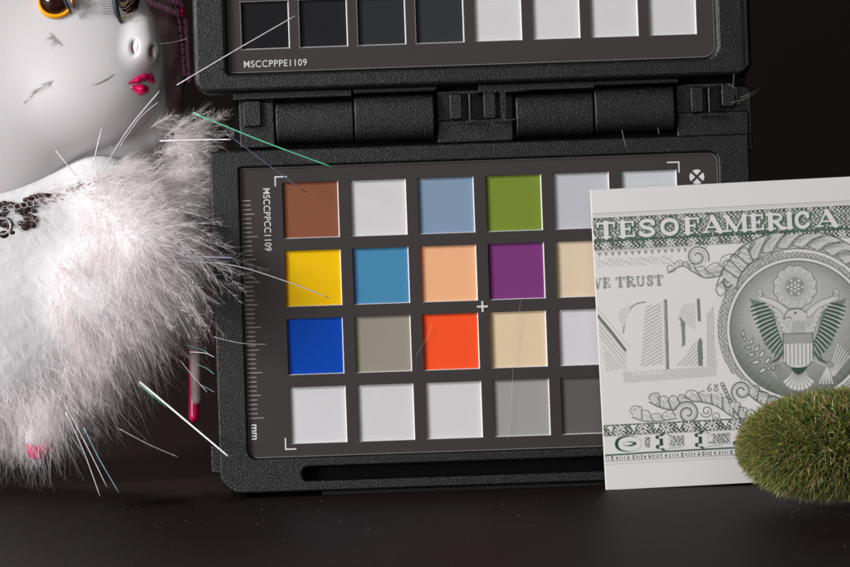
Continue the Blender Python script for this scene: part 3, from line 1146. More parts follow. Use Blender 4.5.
spiral(741, 391, 11, 2.5, 120, 1.6, 1.3, .75)
spiral(741, 391, 8.3, 3, 140, 1.1, .5, .45)
leaf([(735, 402), (742, 410), (754, 414)], [(732, 408), (740, 418), (752, 422)], 4, .75, .45)
leaf([(752, 386), (762, 394), (775, 400), (790, 403)], [(748, 394), (758, 402), (772, 408), (790, 410)], 7, .8, .45)
fill([(704, 382), (719.5, 381), (719.5, 393), (704, 394)], 0, both=True)
# figure 68
for pts in ([(710.5, 384.5), (707.6, 387), (707, 390), (709, 392), (711, 390), (709.5, 388.3), (707.6, 389)],
            [(716, 384.5), (713.6, 386), (716.5, 388.2), (717.6, 390.3), (715.5, 392), (713.4, 390.3), (714.5, 388.2), (717.2, 386.2), (716, 384.5)]):
    stroke([(a, b - .6) for a, b in pts], 1.0, .6)

# ---- bottom band
bandfill(236, 246.5, green=.35)
stroke([(0, 235.7), (352, 235.7)], .8, .8, uv=True)
for k in range(15):
    rosette(16 + k * 23, 241, 5, 8)
    u = 4 + k * 23
    fill([(u, 237), (u + 6, 237), (u + 3, 243)], 0, uv=True, both=True)
stroke([(0, 246.8), (352, 246.8)], .6, .3, uv=True)
low = [('O', 13, 37), ('L', 54, 78), ('L', 93, 117), ('A', 132, 160), ('R', 172, 198)]
for (ch, a, b) in low:
    glyph(ch, a, b, 249.5, 260.5, 6.4, .9, GRN, -2.2, -.2, 1.4)
    glyph(ch, a, b, 249.5, 260.5, 6.4, .95, DARK, -2.2, -.2, 1.4)
for (ch, a, b) in low:
    glyph(ch, a, b, 249.5, 260.5, 5.4, .42, DARK, .3, .1, 1.1)
for (ch, a, b) in low:
    glyph(ch, a, b, 249.5, 260.5, 5.6, 0, DARK, .3, .1, 0, both=True)
for (a, b) in ((66, 80), (108, 126), (40, 46)):
    sl, A, B = bbox([a, b], [249, 261], 0, True)
    blend(DARK, sl, ((A > a) & (A < b) & (B > 249) & (B < 260)).astype(float), lattice(A, B, 3.6) * .75)
sl, A, B = bbox([0, 352], [263, 266], 1, True)
stroke([(0, 265.5), (60, 264.6), (352, 264)], 1.6, .8, DARK, uv=True)
stroke([(0, 265.5), (60, 264.6), (352, 264)], 1.6, .9, GRN, uv=True)
sl, A, B = bbox([0, 352], [266, 272], 0, True)
blend(DARK, sl, ((B > 266.6) & (B < 270.6)).astype(float), .85 * ((np.sin(A * 1.9 + 2 * np.sin(A * .37)) > .1) & (np.sin(B * 2.4 + A * .9) > -.6)))
stroke([(0, 271.6), (352, 271.6)], .6, .45, uv=True)
stroke([(0, 274.5), (352, 274.5)], .5, .25, uv=True)
# uneven inking
nz = rng.random(DARK.shape)
nz = .88 + .12 * nz
DARK = np.clip(DARK * nz, 0, 1)
GRN = np.clip(GRN, 0, 1)
paper = np.array(L(209, 208, 206))
dk = np.array(L(34, 44, 30))
gr = np.array(L(22, 60, 38))
inkc = dk[None, None] * (1 - GRN[..., None]) + gr[None, None] * GRN[..., None]
DA = (np.clip(DARK * 1.08, 0, .97))[..., None]
COLR = (paper[None, None] ** (1 / 2.2) * (1 - DA) + inkc ** (1 / 2.2) * DA) ** 2.2


def bdepth(u, v):
    return 1.6 * np.sin(u / 130.0 + .6) + .7 * np.sin(v / 95.0 + u / 300.0)


bill = bpy.data.objects.new('banknote', None)
C.objects.link(bill)
BO = TL + vb * (BH * sb)
bill.location = BO
tag(bill, 'pale green and grey banknote folded in half, its eagle seal showing, propped against the case', 'banknote')
DD = bdepth(GU, GV)
DD = DD - DD[0, 0]
Pn = (np.array(TL - BO)[None, None] + np.array(ub)[None, None] * (GU * sb)[..., None] + np.array(vb)[None, None] * (GV * sb)[..., None] + np.array(nrm)[None, None] * (DD * sb)[..., None])
nv, nu = GU.shape
idx = np.arange(nv * nu).reshape(nv, nu)
F = np.stack([idx[:-1, :-1], idx[1:, :-1], idx[1:, 1:], idx[:-1, 1:]], -1).reshape(-1, 4)
me = npmesh('front_leaf', Pn.reshape(-1, 3), F, COLR.reshape(-1, 3))
mp_ = bpy.data.materials.new('printed_paper')
mp_.use_nodes = True
nt = mp_.node_tree
b = nt.nodes['Principled BSDF']
b.inputs['Roughness'].default_value = .75
b.inputs['Specular IOR Level'].default_value = .2
at_ = nt.nodes.new('ShaderNodeAttribute')
at_.attribute_name = 'ink'
nt.links.new(at_.outputs['Color'], b.inputs['Base Color'])
n_ = nt.nodes.new('ShaderNodeTexNoise')
n_.inputs['Scale'].default_value = 1500
bp_ = nt.nodes.new('ShaderNodeBump')
bp_.inputs['Distance'].default_value = .00001
nt.links.new(n_.outputs['Fac'], bp_.inputs['Height'])
nt.links.new(bp_.outputs[0], b.inputs['Normal'])
newobj('front_leaf', me, mp_, bill, True)['label'] = 'printed leaf with the eagle seal and the words OF AMERICA'
M['paper'] = mat('pale_note_paper', L(196, 195, 190), .8, .15, (300, .03), (1500, .00001))
g = MB()
nU = 24
th = .9
for (uu, dep) in [(0, 0), (-1.2, -.9), (0, -1.9)] + [(BW * k / nU, -2.0 - 2.2 * min(k / 6, 1)) for k in range(1, nU + 1)]:
    for vv in (0, BH):
        bd = float(bdepth(np.array(max(uu, 0.)), np.array(float(vv))) - bdepth(0., 0.))
        g.v.append(tuple(TL - BO + ub * (uu * sb) + vb * (vv * sb) + nrm * ((bd + dep) * sb)))
for k in range(nU + 2):
    g.f.append((2 * k, 2 * k + 1, 2 * k + 3, 2 * k + 2))
g.build('back_leaf', M['paper'], bill)

# ------------------------------------------------------------------ ribbons of hair-thin barbs, vectorised
def ribbons(P, Wd, side=None):
    """P (n,k,3) centre lines, Wd (n,k) half widths -> triangular tubes"""
    n, k, _ = P.shape
    T = np.gradient(P, axis=1)
    T /= np.linalg.norm(T, axis=2, keepdims=True) + 1e-12
    rnd = rng.normal(size=(n, 1, 3))
    A_ = np.cross(T, rnd)
    A_ /= np.linalg.norm(A_, axis=2, keepdims=True) + 1e-12
    B_ = np.cross(T, A_)
    ring = []
    for q in range(3):
        a = 2 * math.pi * q / 3
        ring.append(P + (A_ * math.cos(a) + B_ * math.sin(a)) * Wd[..., None])
    V = np.stack(ring, 2)            # n,k,3,3
    idx_ = np.arange(n * k * 3).reshape(n, k, 3)
    Fs = []
    for q in range(3):
        q2 = (q + 1) % 3
        Fs.append(np.stack([idx_[:, :-1, q], idx_[:, :-1, q2], idx_[:, 1:, q2], idx_[:, 1:, q]], -1).reshape(-1, 4))
    return V.reshape(-1, 3), np.concatenate(Fs)


def flat_ribbons(P, Wd):
    n, k, _ = P.shape
    T = np.gradient(P, axis=1)
    T /= np.linalg.norm(T, axis=2, keepdims=True) + 1e-12
    A_ = np.cross(T, rng.normal(size=(n, 1, 3)))
    A_ /= np.linalg.norm(A_, axis=2, keepdims=True) + 1e-12
    V = np.stack([P - A_ * Wd[..., None], P + A_ * Wd[..., None]], 2)
    idx_ = np.arange(n * k * 2).reshape(n, k, 2)
    Fq = np.stack([idx_[:, :-1, 0], idx_[:, :-1, 1], idx_[:, 1:, 1], idx_[:, 1:, 0]], -1).reshape(-1, 4)
    return V.reshape(-1, 3), Fq


# arrays for px,py,depth(px) -> world
aF, aR, aU, aC = [np.array(v) for v in (FWD, CR, CU, CAMP)]


def WA(p, t0=0.0):
    """p (...,3) = px, py, d (pixels nearer to the camera); exact perspective"""
    p = np.asarray(p, float)
    depth = D - t0 - p[..., 2:3] / PX
    r = aF + aR * ((p[..., 0:1] - 425) / PX / D) + aU * ((283.5 - p[..., 1:2]) / PX / D)
    return aC + r * depth


# ------------------------------------------------------------------ turf-covered pebble
tc_ = onground(862, 503)
TR = 13.2e-3
turf = bpy.data.objects.new('turf_pebble', None)
C.objects.link(turf)
cen = np.array([onground(868, 505).x + .0030, onground(840, 505).y - .0005, .0133])
turf.location = (cen[0], cen[1], 0)
tag(turf, 'egg shaped pebble covered all over in olive green artificial turf, lying before the banknote', 'turf pebble')
rad = np.array([.0285, .0150, .0104])
axx = np.array([math.cos(.06), .0, math.sin(.06)])


def eggpoint(a, b):
    """a azimuth around long axis, b position along it (-1..1)"""
    ct = np.clip(1 - np.abs(b) ** 3.2, 0, 1) ** .46
    x = b * rad[0]
    y = ct * rad[1] * np.cos(a)
    z = ct * rad[2] * np.sin(a)
    return np.stack([x * math.cos(.08), y, z + x * math.sin(.02)], -1)


g = MB()
na, nb = 40, 40
for j in range(nb + 1):
    bb = math.sin(math.pi * (j / nb - .5))
    for i in range(na):
        p = eggpoint(np.array(2 * math.pi * i / na), np.array(bb)) * .97
        g.v.append((float(p[0]), float(p[1]), float(p[2]) + cen[2]))
for j in range(nb):
    for i in range(na):
        i2 = (i + 1) % na
        g.f.append((j * na + i, j * na + i2, (j + 1) * na + i2, (j + 1) * na + i))
g.build('pebble_core', mat('turf_backing', (.016, .02, .006), .9, .1, (500, .5)), turf, smooth=True)


def turfmat():
    m = bpy.data.materials.new('turf_blades')
    m.use_nodes = True
    nt = m.node_tree
    b = nt.nodes['Principled BSDF']
    a = nt.nodes.new('ShaderNodeAttribute')
    a.attribute_name = 'ink'
    nt.links.new(a.outputs['Color'], b.inputs['Base Color'])
    b.inputs['Roughness'].default_value = .38
    b.inputs['Specular IOR Level'].default_value = .5
    tr = nt.nodes.new('ShaderNodeBsdfTranslucent')
    nt.links.new(a.outputs['Color'], tr.inputs['Color'])
    mx = nt.nodes.new('ShaderNodeMixShader')
    mx.inputs[0].default_value = .25
    nt.links.new(b.outputs[0], mx.inputs[1])
    nt.links.new(tr.outputs[0], mx.inputs[2])
    nt.links.new(mx.outputs[0], nt.nodes['Material Output'].inputs[0])
    return m


N = 50000
al = rng.uniform(0, 2 * math.pi, N)
be = np.sin(np.pi * (rng.random(N) - .5)) * .999
P0 = eggpoint(al, be)
e = 1e-3
Ta = eggpoint(al + e, be) - P0
Tb = eggpoint(al, be + np.where(be > 0, -e, e)) - P0
Tb *= np.where(be > 0, -1, 1)[:, None]
nn = np.cross(Ta, Tb)
nn /= np.linalg.norm(nn, axis=1, keepdims=True) + 1e-15
sgn = np.sign((nn * P0).sum(1))[:, None]
nn *= sgn
comb = np.stack([-.35 * np.ones(N), rng.normal(0, .3, N), rng.normal(-.12, .3, N)], -1)
cl = np.sin(P0[:, 0] * 900) * np.cos(P0[:, 2] * 1100 + P0[:, 1] * 700)
dirn = nn + comb * .75 + rng.normal(0, .48, (N, 3)) + cl[:, None] * np.array([.15, .1, .25])
dirn /= np.linalg.norm(dirn, axis=1, keepdims=True)
ln = rng.uniform(.0012, .0024, N)
tt = np.array([0, .5, 1.0])
bend = rng.normal(0, .25, (N, 3)) + np.array([-.15, 0, -.15])
PP = P0[:, None, :] * .985 + dirn[:, None, :] * (ln[:, None] * tt)[..., None] + bend[:, None, :] * (ln[:, None] * tt ** 2)[..., None] * .5
PP[..., 2] = np.maximum(PP[..., 2] + cen[2], .0002)
Wt = (rng.uniform(.00006, .00012, N))[:, None] * np.array([1, .85, .12])
V, F = flat_ribbons(PP, Wt)
pal = np.array([(.105, .15, .022), (.15, .17, .03), (.07, .125, .03), (.22, .20, .05), (.27, .19, .085), (.36, .30, .14), (.035, .11, .05), (.19, .105, .05)])
pi = rng.choice(len(pal), N, p=[.20, .24, .09, .16, .15, .07, .03, .06])
cc = pal[pi] * rng.uniform(.55, 1.35, (N, 1)) * np.array([1.45, 1.5, 1.6])
grd = np.array([.5, .8, 1.15])
CC = (cc[:, None, None, :] * np.ones(3)[None, :, None, None] * np.ones(2)[None, None, :, None]).reshape(-1, 3)
me = npmesh('turf_blades', V, F, CC)
o = newobj('turf_blades', me, turfmat(), turf)
tag(o, kind='stuff')

# ------------------------------------------------------------------ smooth bodies by surface nets over a distance field
def sd_ell(p, c, r):
    q = p - np.array(c)
    k0 = np.linalg.norm(q / np.array(r), axis=-1)
    k1 = np.linalg.norm(q / np.array(r) ** 2, axis=-1) + 1e-9
    return k0 * (k0 - 1) / k1


def sd_cap(p, a, b, ra, rb):
    a, b = np.array(a, float), np.array(b, float)
    ba = b - a
    h = np.clip(((p - a) @ ba) / (ba @ ba), 0, 1)
    return np.linalg.norm(p - a - h[..., None] * ba, axis=-1) - (ra + (rb - ra) * h)


def sd_sup(p, c, r, n=3.2):
    k = (np.abs((p - np.array(c)) / np.array(r)) ** n).sum(-1) ** (1 / n)
    return (k - 1) * min(r) * 1.2


def smin(a, b, k):
    h = np.clip(.5 + .5 * (b - a) / k, 0, 1)
    return b * (1 - h) + a * h - k * h * (1 - h)


def smax(a, b, k):
    return -smin(-a, -b, k)


def nets(fn, lo, hi, step):
    xs, ys_, zs = [np.arange(lo[i], hi[i] + step, step) for i in range(3)]
    G = np.stack(np.meshgrid(xs, ys_, zs, indexing='ij'), -1)
    f = fn(G)
    s_ = f < 0
    nx, ny, nz_ = [d - 1 for d in f.shape]
    acc = np.zeros((nx, ny, nz_, 3))
    cnt = np.zeros((nx, ny, nz_))
    corner = [(0, 0, 0), (1, 0, 0), (0, 1, 0), (1, 1, 0), (0, 0, 1), (1, 0, 1), (0, 1, 1), (1, 1, 1)]
    for a in range(8):
        for b_ in range(a + 1, 8):
            ca, cb = corner[a], corner[b_]
            if sum(abs(ca[i] - cb[i]) for i in range(3)) != 1:
                continue
            fa = f[ca[0]:ca[0] + nx, ca[1]:ca[1] + ny, ca[2]:ca[2] + nz_]
            fb = f[cb[0]:cb[0] + nx, cb[1]:cb[1] + ny, cb[2]:cb[2] + nz_]
            m_ = (fa < 0) != (fb < 0)
            with np.errstate(all='ignore'):
                t_ = np.where(m_, fa / (fa - fb), 0)
            for i in range(3):
                acc[..., i] += np.where(m_, ca[i] + t_ * (cb[i] - ca[i]), 0)
            cnt += m_
    act = cnt > 0
    ids = -np.ones(act.shape, int)
    ids[act] = np.arange(act.sum())
    I = np.argwhere(act)
    Vv = (I + acc[act] / cnt[act][:, None]) * step + np.array(lo)
    Fq = []
    for ax in range(3):
        b1, b2 = [(1, 2), (2, 0), (0, 1)][ax]
        sa = s_[tuple(slice(0, -1) if i == ax else slice(1, -1) for i in range(3))]
        sb_ = s_[tuple(slice(1, None) if i == ax else slice(1, -1) for i in range(3))]
        E = np.argwhere(sa != sb_)
        ins = sa[tuple(E.T)]
        off = np.zeros(3, int)
        off[b1] = 1
        off[b2] = 1
        base = E + off
        e1 = np.eye(3, dtype=int)[b1]
        e2 = np.eye(3, dtype=int)[b2]
        q = [ids[tuple((base + d_).T)] for d_ in (-e1 - e2, -e2, 0 * e1, -e1)]
        q = np.stack(q, -1)
        q[~ins] = q[~ins][:, ::-1]
        Fq.append(q)
    return Vv, np.concatenate(Fq)


def surfd(fn, px, py, hi=160, lo=-150):
    ds = np.arange(hi, lo, -.5)
    p = np.stack([np.full_like(ds, px), np.full_like(ds, py), ds], -1)
    f = fn(p)
    k = np.argmax(f < 0)
    return float(ds[k])


# ------------------------------------------------------------------ the doll
doll = bpy.data.objects.new('doll', None)
C.objects.link(doll)
DT = -.018                              # head and body stand this far behind the case front
dbase = onground(-20, 452)
doll.location = (dbase.x, dbase.y, 0)
DOFF = np.array([dbase.x, dbase.y, 0.0])
tag(doll, 'white doll with a pointed nose, bright pink lips and a fluffy white feather collar', 'doll')


def headf(p):
    f = sd_sup(p, (0, 12, -12), (126, 134, 46), 2.7)
    f = smin(f, sd_ell(p, (92, 66, -14), (64, 68, 44)), 50)             # muzzle
    f = smin(f, sd_cap(p, (128, 40, -30), (150, 128, -42), 30, 20), 12)     # far cheek
    f = smin(f, sd_cap(p, (139.5, 30, 16), (141, 49, 22), 15.5, 18.0), 11)       # nose
    f = smin(f, sd_ell(p, (92, 90, 4), (46, 34, 26)), 32)                # chin
    f = smin(f, sd_ell(p, (142, 84, 4), (14, 15, 12)), 7)                 # mouth mound
    f = smin(f, sd_cap(p, (118, 128, -56), (80, 230, -50), 44, 60), 10)   # neck
    f = smin(f, sd_sup(p, (-40, 160, -16), (96, 66, 46), 2.6), 36)           # throat
    n1 = sd_ell(p, (134.0, 47, 41), (4.6, 9.2, 11))
    n2 = sd_ell(p, (152.6, 52, 34), (3.9, 8.3, 13))
    f = smax(f, -n1, 2.2)
    f = smax(f, -n2, 2.2)
    return f


def todoll(V):
    return WA(V, DT) - DOFF


V, F = nets(headf, (-118, -100, -110), (184, 240, 66), 1.7)
F = F[:, ::-1]
me = npmesh('head', todoll(V), F)
head = newobj('head', me, M['porcelain'], doll, True)

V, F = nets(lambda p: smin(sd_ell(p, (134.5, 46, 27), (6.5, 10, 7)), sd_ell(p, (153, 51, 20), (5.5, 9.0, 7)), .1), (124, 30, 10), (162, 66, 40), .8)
# nostril linings, then white plugs painted in as their lit interior
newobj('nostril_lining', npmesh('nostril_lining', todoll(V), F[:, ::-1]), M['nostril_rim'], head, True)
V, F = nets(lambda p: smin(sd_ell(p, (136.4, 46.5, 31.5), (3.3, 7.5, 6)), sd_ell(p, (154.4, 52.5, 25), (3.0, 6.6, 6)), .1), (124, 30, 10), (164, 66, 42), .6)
newobj('nostril_lit_fill', npmesh('nostril_lit_fill', todoll(V), F[:, ::-1]), M['nostril'], head, True)


def ms(x, y, k=1.0):
    return (x, y, surfd(headf, x, y) - k)


def lipsf(p):
    f = sd_cap(p, A0, A1, 1.7, 3.6)
    f = smin(f, sd_cap(p, A1, A2, 3.6, 4.2), 1.5)
    f = smin(f, sd_cap(p, A3, A4, 4.0, 3.2), 1.2)
    f = smin(f, sd_cap(p, A2, A5, 3.4, 3.4), 1.2)
    low_ = sd_cap(p, B0, B1, 2.6, 5.4)
    low_ = smin(low_, sd_cap(p, B1, B2, 5.4, 4.2), 2)
    return smin(f, low_, .7)


A0, A1, A2, A3, A4, A5 = ms(128.3, 83), ms(137, 80), ms(143.5, 77), ms(149.5, 76.5), ms(152, 81), ms(150, 80)
B0, B1, B2 = ms(132.5, 87.5), ms(140, 89.5), ms(145, 89.5)
zc_ = A1[2]
V, F = nets(lipsf, (122, 66, zc_ - 26), (160, 102, zc_ + 14), .6)
lips = newobj('lips', npmesh('lips', todoll(V), F[:, ::-1]), M['magenta'], head, True)


def dp(px, py, d):
    return tuple(WA(np.array([px, py, d]), DT) - DOFF)


def dtube(name, pts, r, m, parent, sides=8, smooth_=True):
    g = MB()
    rr_ = [q / PX for q in r] if hasattr(r, '__len__') else r / PX
    g.tube([dp(*p) for p in pts], rr_, sides)
    return g.build(name, m, parent, smooth=smooth_)


# near eye: dark glass ball, amber rim, pale lid and lashes
ed = surfd(headf, 56, 0)
g = MB()
g.ball(dp(56.0, -1.5, ed - 2.5), 17.6 / PX, 32, 20, (1, .62, 1.1))
eye = g.build('eye', M['brown_glass'], head, smooth=True)
g = MB()
pts = []
for k in range(41):
    a = 2 * math.pi * k / 40
    wob = 1 + .03 * math.sin(3 * a)
    pts.append(dp(55.5 + 16.5 * wob * math.cos(a), -1.5 + 18.5 * wob * math.sin(a), ed + 3.5))
g.tube(pts, [(1.8 - .7 * math.cos(2 * math.pi * k / 40 - math.pi * .5) * -1) / PX for k in range(41)], 8)
g.build('eye_rim', M['amber'], eye, smooth=True)
dtube('eyelid', [(62, -14, ed + 12), (66, -4, ed + 12.5), (70, 5, ed + 10), (74, 13, ed + 6)], [3, 2.6, 2.0, 1.2], M['silver'], eye)
dtube('eyelid_line', [(60, -14, ed + 13), (63.5, -2, ed + 14), (68, 7, ed + 12), (71.5, 14, ed + 8)], [1.6, 1.6, 1.4, .8], M['dark_lid'], eye)
g = MB()
for k in range(16):
    x0 = 72 + random.uniform(0, 6)
    y0 = random.uniform(-8, 10)
    g.tube([dp(x0, y0, ed + 6), dp(x0 + 9, y0 - 2.5, ed + 10), dp(x0 + random.uniform(14, 24), y0 - random.uniform(4, 9), ed + 12)], [.35 / PX, .28 / PX, .1 / PX], 4)
g.build('lashes', M['lash'], eye)
# far eye: slate strip and a black ellipsoid filling the socket
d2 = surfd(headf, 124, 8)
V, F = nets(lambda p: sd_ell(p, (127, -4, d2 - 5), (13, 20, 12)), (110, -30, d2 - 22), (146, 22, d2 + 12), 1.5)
far_eye = newobj('eye_hollow', npmesh('eye_hollow', todoll(V), F[:, ::-1]), mat('socket_black', (.012, .007, .008), .6, .2, (300, .5)), head, True)
dtube('eyelid', [(113, -16, d2 + 9), (114.5, 0, d2 + 11), (117, 13, d2 + 10), (121.5, 23, d2 + 6)], [2.6, 3.0, 3.2, 1.6], M['dark_lid'], far_eye)
g = MB()
for k in range(26):
    y0 = random.uniform(-12, 20)
    x0 = 118 + random.uniform(0, 3) + (y0 > 10) * 2
    g.tube([dp(x0, y0, d2 + 10), dp(x0 + 5, y0 + random.uniform(-1, 2), d2 + 11), dp(x0 + random.uniform(8, 15), y0 - random.uniform(2, 8), d2 + 10)], [.3 / PX, .25 / PX, .08 / PX], 4)
g.build('lashes', mat('amber_lashes', (.30, .2, .1), .5, .4, (500, .4)), far_eye)
g = MB()
for k in range(7):
    y0 = -2 + k * 2.6
    g.tube([dp(100 + k * .6, y0, d2 + 10), dp(108 + k, y0 + .6, d2 + 11), dp(113 + k * .5, y0 + 1, d2 + 11)], .22 / PX, 4)
g.build('brow_hairs', M['lash'], far_eye)

# small grey down wisps on the cheek
for pts, r in (([(92, 85.6), (99, 83.5), (107, 79.5), (115, 74.5)], [.35, 1.5, 1.9, .7]), ([(51, 32), (55, 36), (59, 40), (64, 45)], [.6, 1.4, 1.5, .7]), ([(24, 103), (35, 93), (46, 84), (56, 79)], [.4, 1.0, 1.8, 1.5])):
    P3 = [(p[0], p[1], surfd(headf, *p) - .1) for p in pts]
    g = MB()
    crisp = r[2] == 1.9
    if crisp:
        g.tube([dp(*p) for p in P3], [q * .6 / PX for q in r], 6)
    for k in range(60 if crisp else 80):
        i = random.uniform(0, 2.99)
        j = int(i)
        f_ = i - j
        q = [P3[j][a] * (1 - f_) + P3[j + 1][a] * f_ for a in range(3)]
        rr_ = r[j] * (1 - f_) + r[j + 1] * f_
        dx, dy = (random.gauss(-1.5, 1.2) * rr_, random.gauss(0, 1.2) * rr_) if crisp else (random.gauss(-3, 2.5) * rr_, random.gauss(2, 1.6) * rr_)
        g.tube([dp(*q), dp(q[0] + dx * .6, q[1] + dy * .6, q[2] + .8), dp(q[0] + dx, q[1] + dy, q[2] + .5)], [.16 / PX, .13 / PX, .04 / PX], 3)
    g.build('down_wisp', M['wisp'] if crisp else M['pale_wisp'], head)

# mauve cloth and beads behind the nose
V, F = nets(lambda p: smin(sd_ell(p, (158, 45, -92), (30, 85, 34)) + 1.5 * np.sin(p[..., 0] * .35 + p[..., 1] * .12), sd_ell(p, (150, 120, -80), (34, 50, 34)), 10), (108, -46, -132), (194, 176, -36), 3.0)
hood = newobj('hood_cloth', npmesh('hood_cloth', todoll(V), F[:, ::-1]), M['mauve_cloth'], doll, True)


def beads(path, r, n, m, parent, name='bead'):
    P_ = smooth([p[:2] for p in path], 20)
    L_ = [0]
    for i in range(1, len(P_)):
        L_.append(L_[-1] + math.hypot(P_[i][0] - P_[i - 1][0], P_[i][1] - P_[i - 1][1]))
    me0 = None
    for k in range(n):
        s_ = L_[-1] * k / (n - 1)
        i = min(int(np.searchsorted(L_, s_)), len(P_) - 1)
        fr__ = i / len(P_)
        d_ = path[0][2] + (path[-1][2] - path[0][2]) * fr__
        if me0 is None:
            g = MB()
            g.ball((0, 0, 0), r / PX, 10, 7, (1, .8, 1.2))
            o_ = g.build(name, m, parent, smooth=True)
            me0 = o_.data
        else:
            o_ = newobj(name, me0, None, parent)
        o_.location = dp(P_[i][0], P_[i][1], d_)
        o_.rotation_euler = (random.uniform(-.5, .5), random.uniform(-.8, .8), 0)


beads([(136, -4, -24), (150, 3, -30), (163, 8, -40), (178, 14, -48)], 3.2, 12, M['mauve_bead'], hood)
beads([(140, -12, -26), (156, -5, -36), (168, -1, -42), (177, 2, -46)], 3.0, 10, M['mauve_bead'], hood)
beads([(172, -10, -46), (179, 0, -48), (185, 20, -52), (187, 45, -56), (189, 80, -60)], 2.9, 24, M['mauve_bead'], hood)
beads([(166, -14, -46), (173, -2, -50), (179, 20, -54), (182, 45, -58), (184, 74, -62)], 2.3, 22, M['mauve_bead'], hood)
g = MB()
g.ball(dp(182, 12, -42), 3.8 / PX, 12, 8, (1, .8, 1.5))
g.build('pink_bead', M['magenta'], hood, smooth=True)


# body: dense white down with feathers
def bodyf(p):
    p = p - np.array([0, 0, 22.0])
    f = sd_ell(p, (0, 300, -50), (140, 122, 66))
    f = smin(f, sd_cap(p, (104, 200, -24), (148, 250, 86), 40, 30), 24)
    f = smin(f, sd_cap(p, (-60, 235, -30), (90, 200, -30), 44, 40), 24)
    f = smin(f, sd_ell(p, (108, 290, 0), (58, 56, 56)), 26)
    f = smin(f, sd_ell(p, (-20, 374, -60), (84, 54, 60)), 25)
    f = smin(f, sd_ell(p, (50, 255, -46), (70, 60, 56)), 30)
    f = smin(f, sd_ell(p, (-110, 420, -60), (70, 66, 60)), 20)
    return f


def furmat(name, col, tr):
    m = bpy.data.materials.new(name)
    m.use_nodes = True
    nt = m.node_tree
    nt.nodes.remove(nt.nodes['Principled BSDF'])
    n = nt.nodes.new('ShaderNodeTexNoise')
    n.inputs['Scale'].default_value = 260
    tc = nt.nodes.new('ShaderNodeTexCoord')
    nt.links.new(tc.outputs['Object'], n.inputs['Vector'])
    r = nt.nodes.new('ShaderNodeValToRGB')
    r.color_ramp.elements[0].position = .3
    r.color_ramp.elements[0].color = (col[0] * .93, col[1] * .9, col[2] * .9, 1)
    r.color_ramp.elements[1].position = .7
    r.color_ramp.elements[1].color = (*col, 1)
    nt.links.new(n.outputs['Fac'], r.inputs[0])
    d = nt.nodes.new('ShaderNodeBsdfDiffuse')
    t_ = nt.nodes.new('ShaderNodeBsdfTranslucent')
    nt.links.new(r.outputs[0], d.inputs[0])
    nt.links.new(r.outputs[0], t_.inputs[0])
    mx = nt.nodes.new('ShaderNodeMixShader')
    mx.inputs[0].default_value = tr
    nt.links.new(d.outputs[0], mx.inputs[1])
    nt.links.new(t_.outputs[0], mx.inputs[2])
    nt.links.new(mx.outputs[0], nt.nodes['Material Output'].inputs[0])
    return m


M['down'] = furmat('white_down', (.955, .925, .93), .5)
M['down_core'] = mat('white_down_core', (.60, .585, .59), .9, .1, (200, .03), (420, .00035), sss=.5)
V, F = nets(bodyf, (-190, 150, -175), (204, 492, 160), 4.0)
newobj('body', npmesh('body', todoll(V), F[:, ::-1]), M['down_core'], doll, True)


def bodynormals(Pp):
    e_ = 1.0
    f0 = bodyf(Pp)
    n_ = np.stack([bodyf(Pp + np.eye(3)[i] * e_) - f0 for i in range(3)], -1)
    return n_ / (np.linalg.norm(n_, axis=-1, keepdims=True) + 1e-9)


fur_V, fur_F = [], []
cntv = 0


def addfur(P, Wd, flat=True):
    global cntv
    V_, F_ = (flat_ribbons if flat else ribbons)(WA(P, DT) - DOFF, Wd / PX)
    fur_V.append(V_)
    fur_F.append(F_ + cntv)
    cntv += len(V_)


# surface samples on the camera side
Pv = V[rng.integers(0, len(V), 60000)] + rng.normal(0, 1.5, (60000, 3))
nr = bodynormals(Pv)
vis = (nr[:, 2] > -.35) & (Pv[:, 0] > -30)
Pv, nr = Pv[vis], nr[vis]
# keep the face and neck free: no roots high up under the chin
line = 168 + np.clip((110 - Pv[:, 0]), -200, 300) * .28
ok = (Pv[:, 1] > np.where(Pv[:, 0] < 118, line, 150 - np.clip(Pv[:, 0] - 118, 0, 30) * .4))
Pv, nr = Pv[ok], nr[ok]


def flow(P):
    """combing direction: outward to the right on the right, down along the bottom"""
    x, y = P[:, 0], P[:, 1]
    cx, cy = 0, 190
    dx, dy = x - cx, y - cy
    r_ = np.hypot(dx, dy) + 1e-6
    d_ = np.stack([dx / r_ + .35, dy / r_ + .42, np.zeros_like(dx)], -1)
    return d_ / (np.linalg.norm(d_, axis=1, keepdims=True) + 1e-9)


# 1) dense short down
n1 = 30000
rimw = np.clip((1.0 - nr[:, 2]) * 1.9, 0, 1) + np.clip((Pv[:, 0] - 95) / 40, 0, 1) + np.clip((Pv[:, 1] - 385 + (Pv[:, 0] > 60) * 40) / 30, 0, 1)
pr = np.clip(rimw, .02, 1)
i1 = rng.choice(len(Pv), n1, p=pr / pr.sum())
P0 = Pv[i1]
fd = flow(P0) + rng.normal(0, .45, (n1, 3))
dr = nr[i1] * .55 + fd * .8
dr /= np.linalg.norm(dr, axis=1, keepdims=True)
ln = rng.uniform(9, 26, n1)
tt = np.linspace(0, 1, 4)
bd = rng.normal(0, .5, (n1, 3)) + np.array([0, .25, 0])
Pq = P0[:, None] + dr[:, None] * (ln[:, None] * tt)[..., None] + bd[:, None] * (ln[:, None] * tt ** 2)[..., None] * .5
addfur(Pq, rng.uniform(.10, .21, n1)[:, None] * np.array([1, .9, .7, .3]))

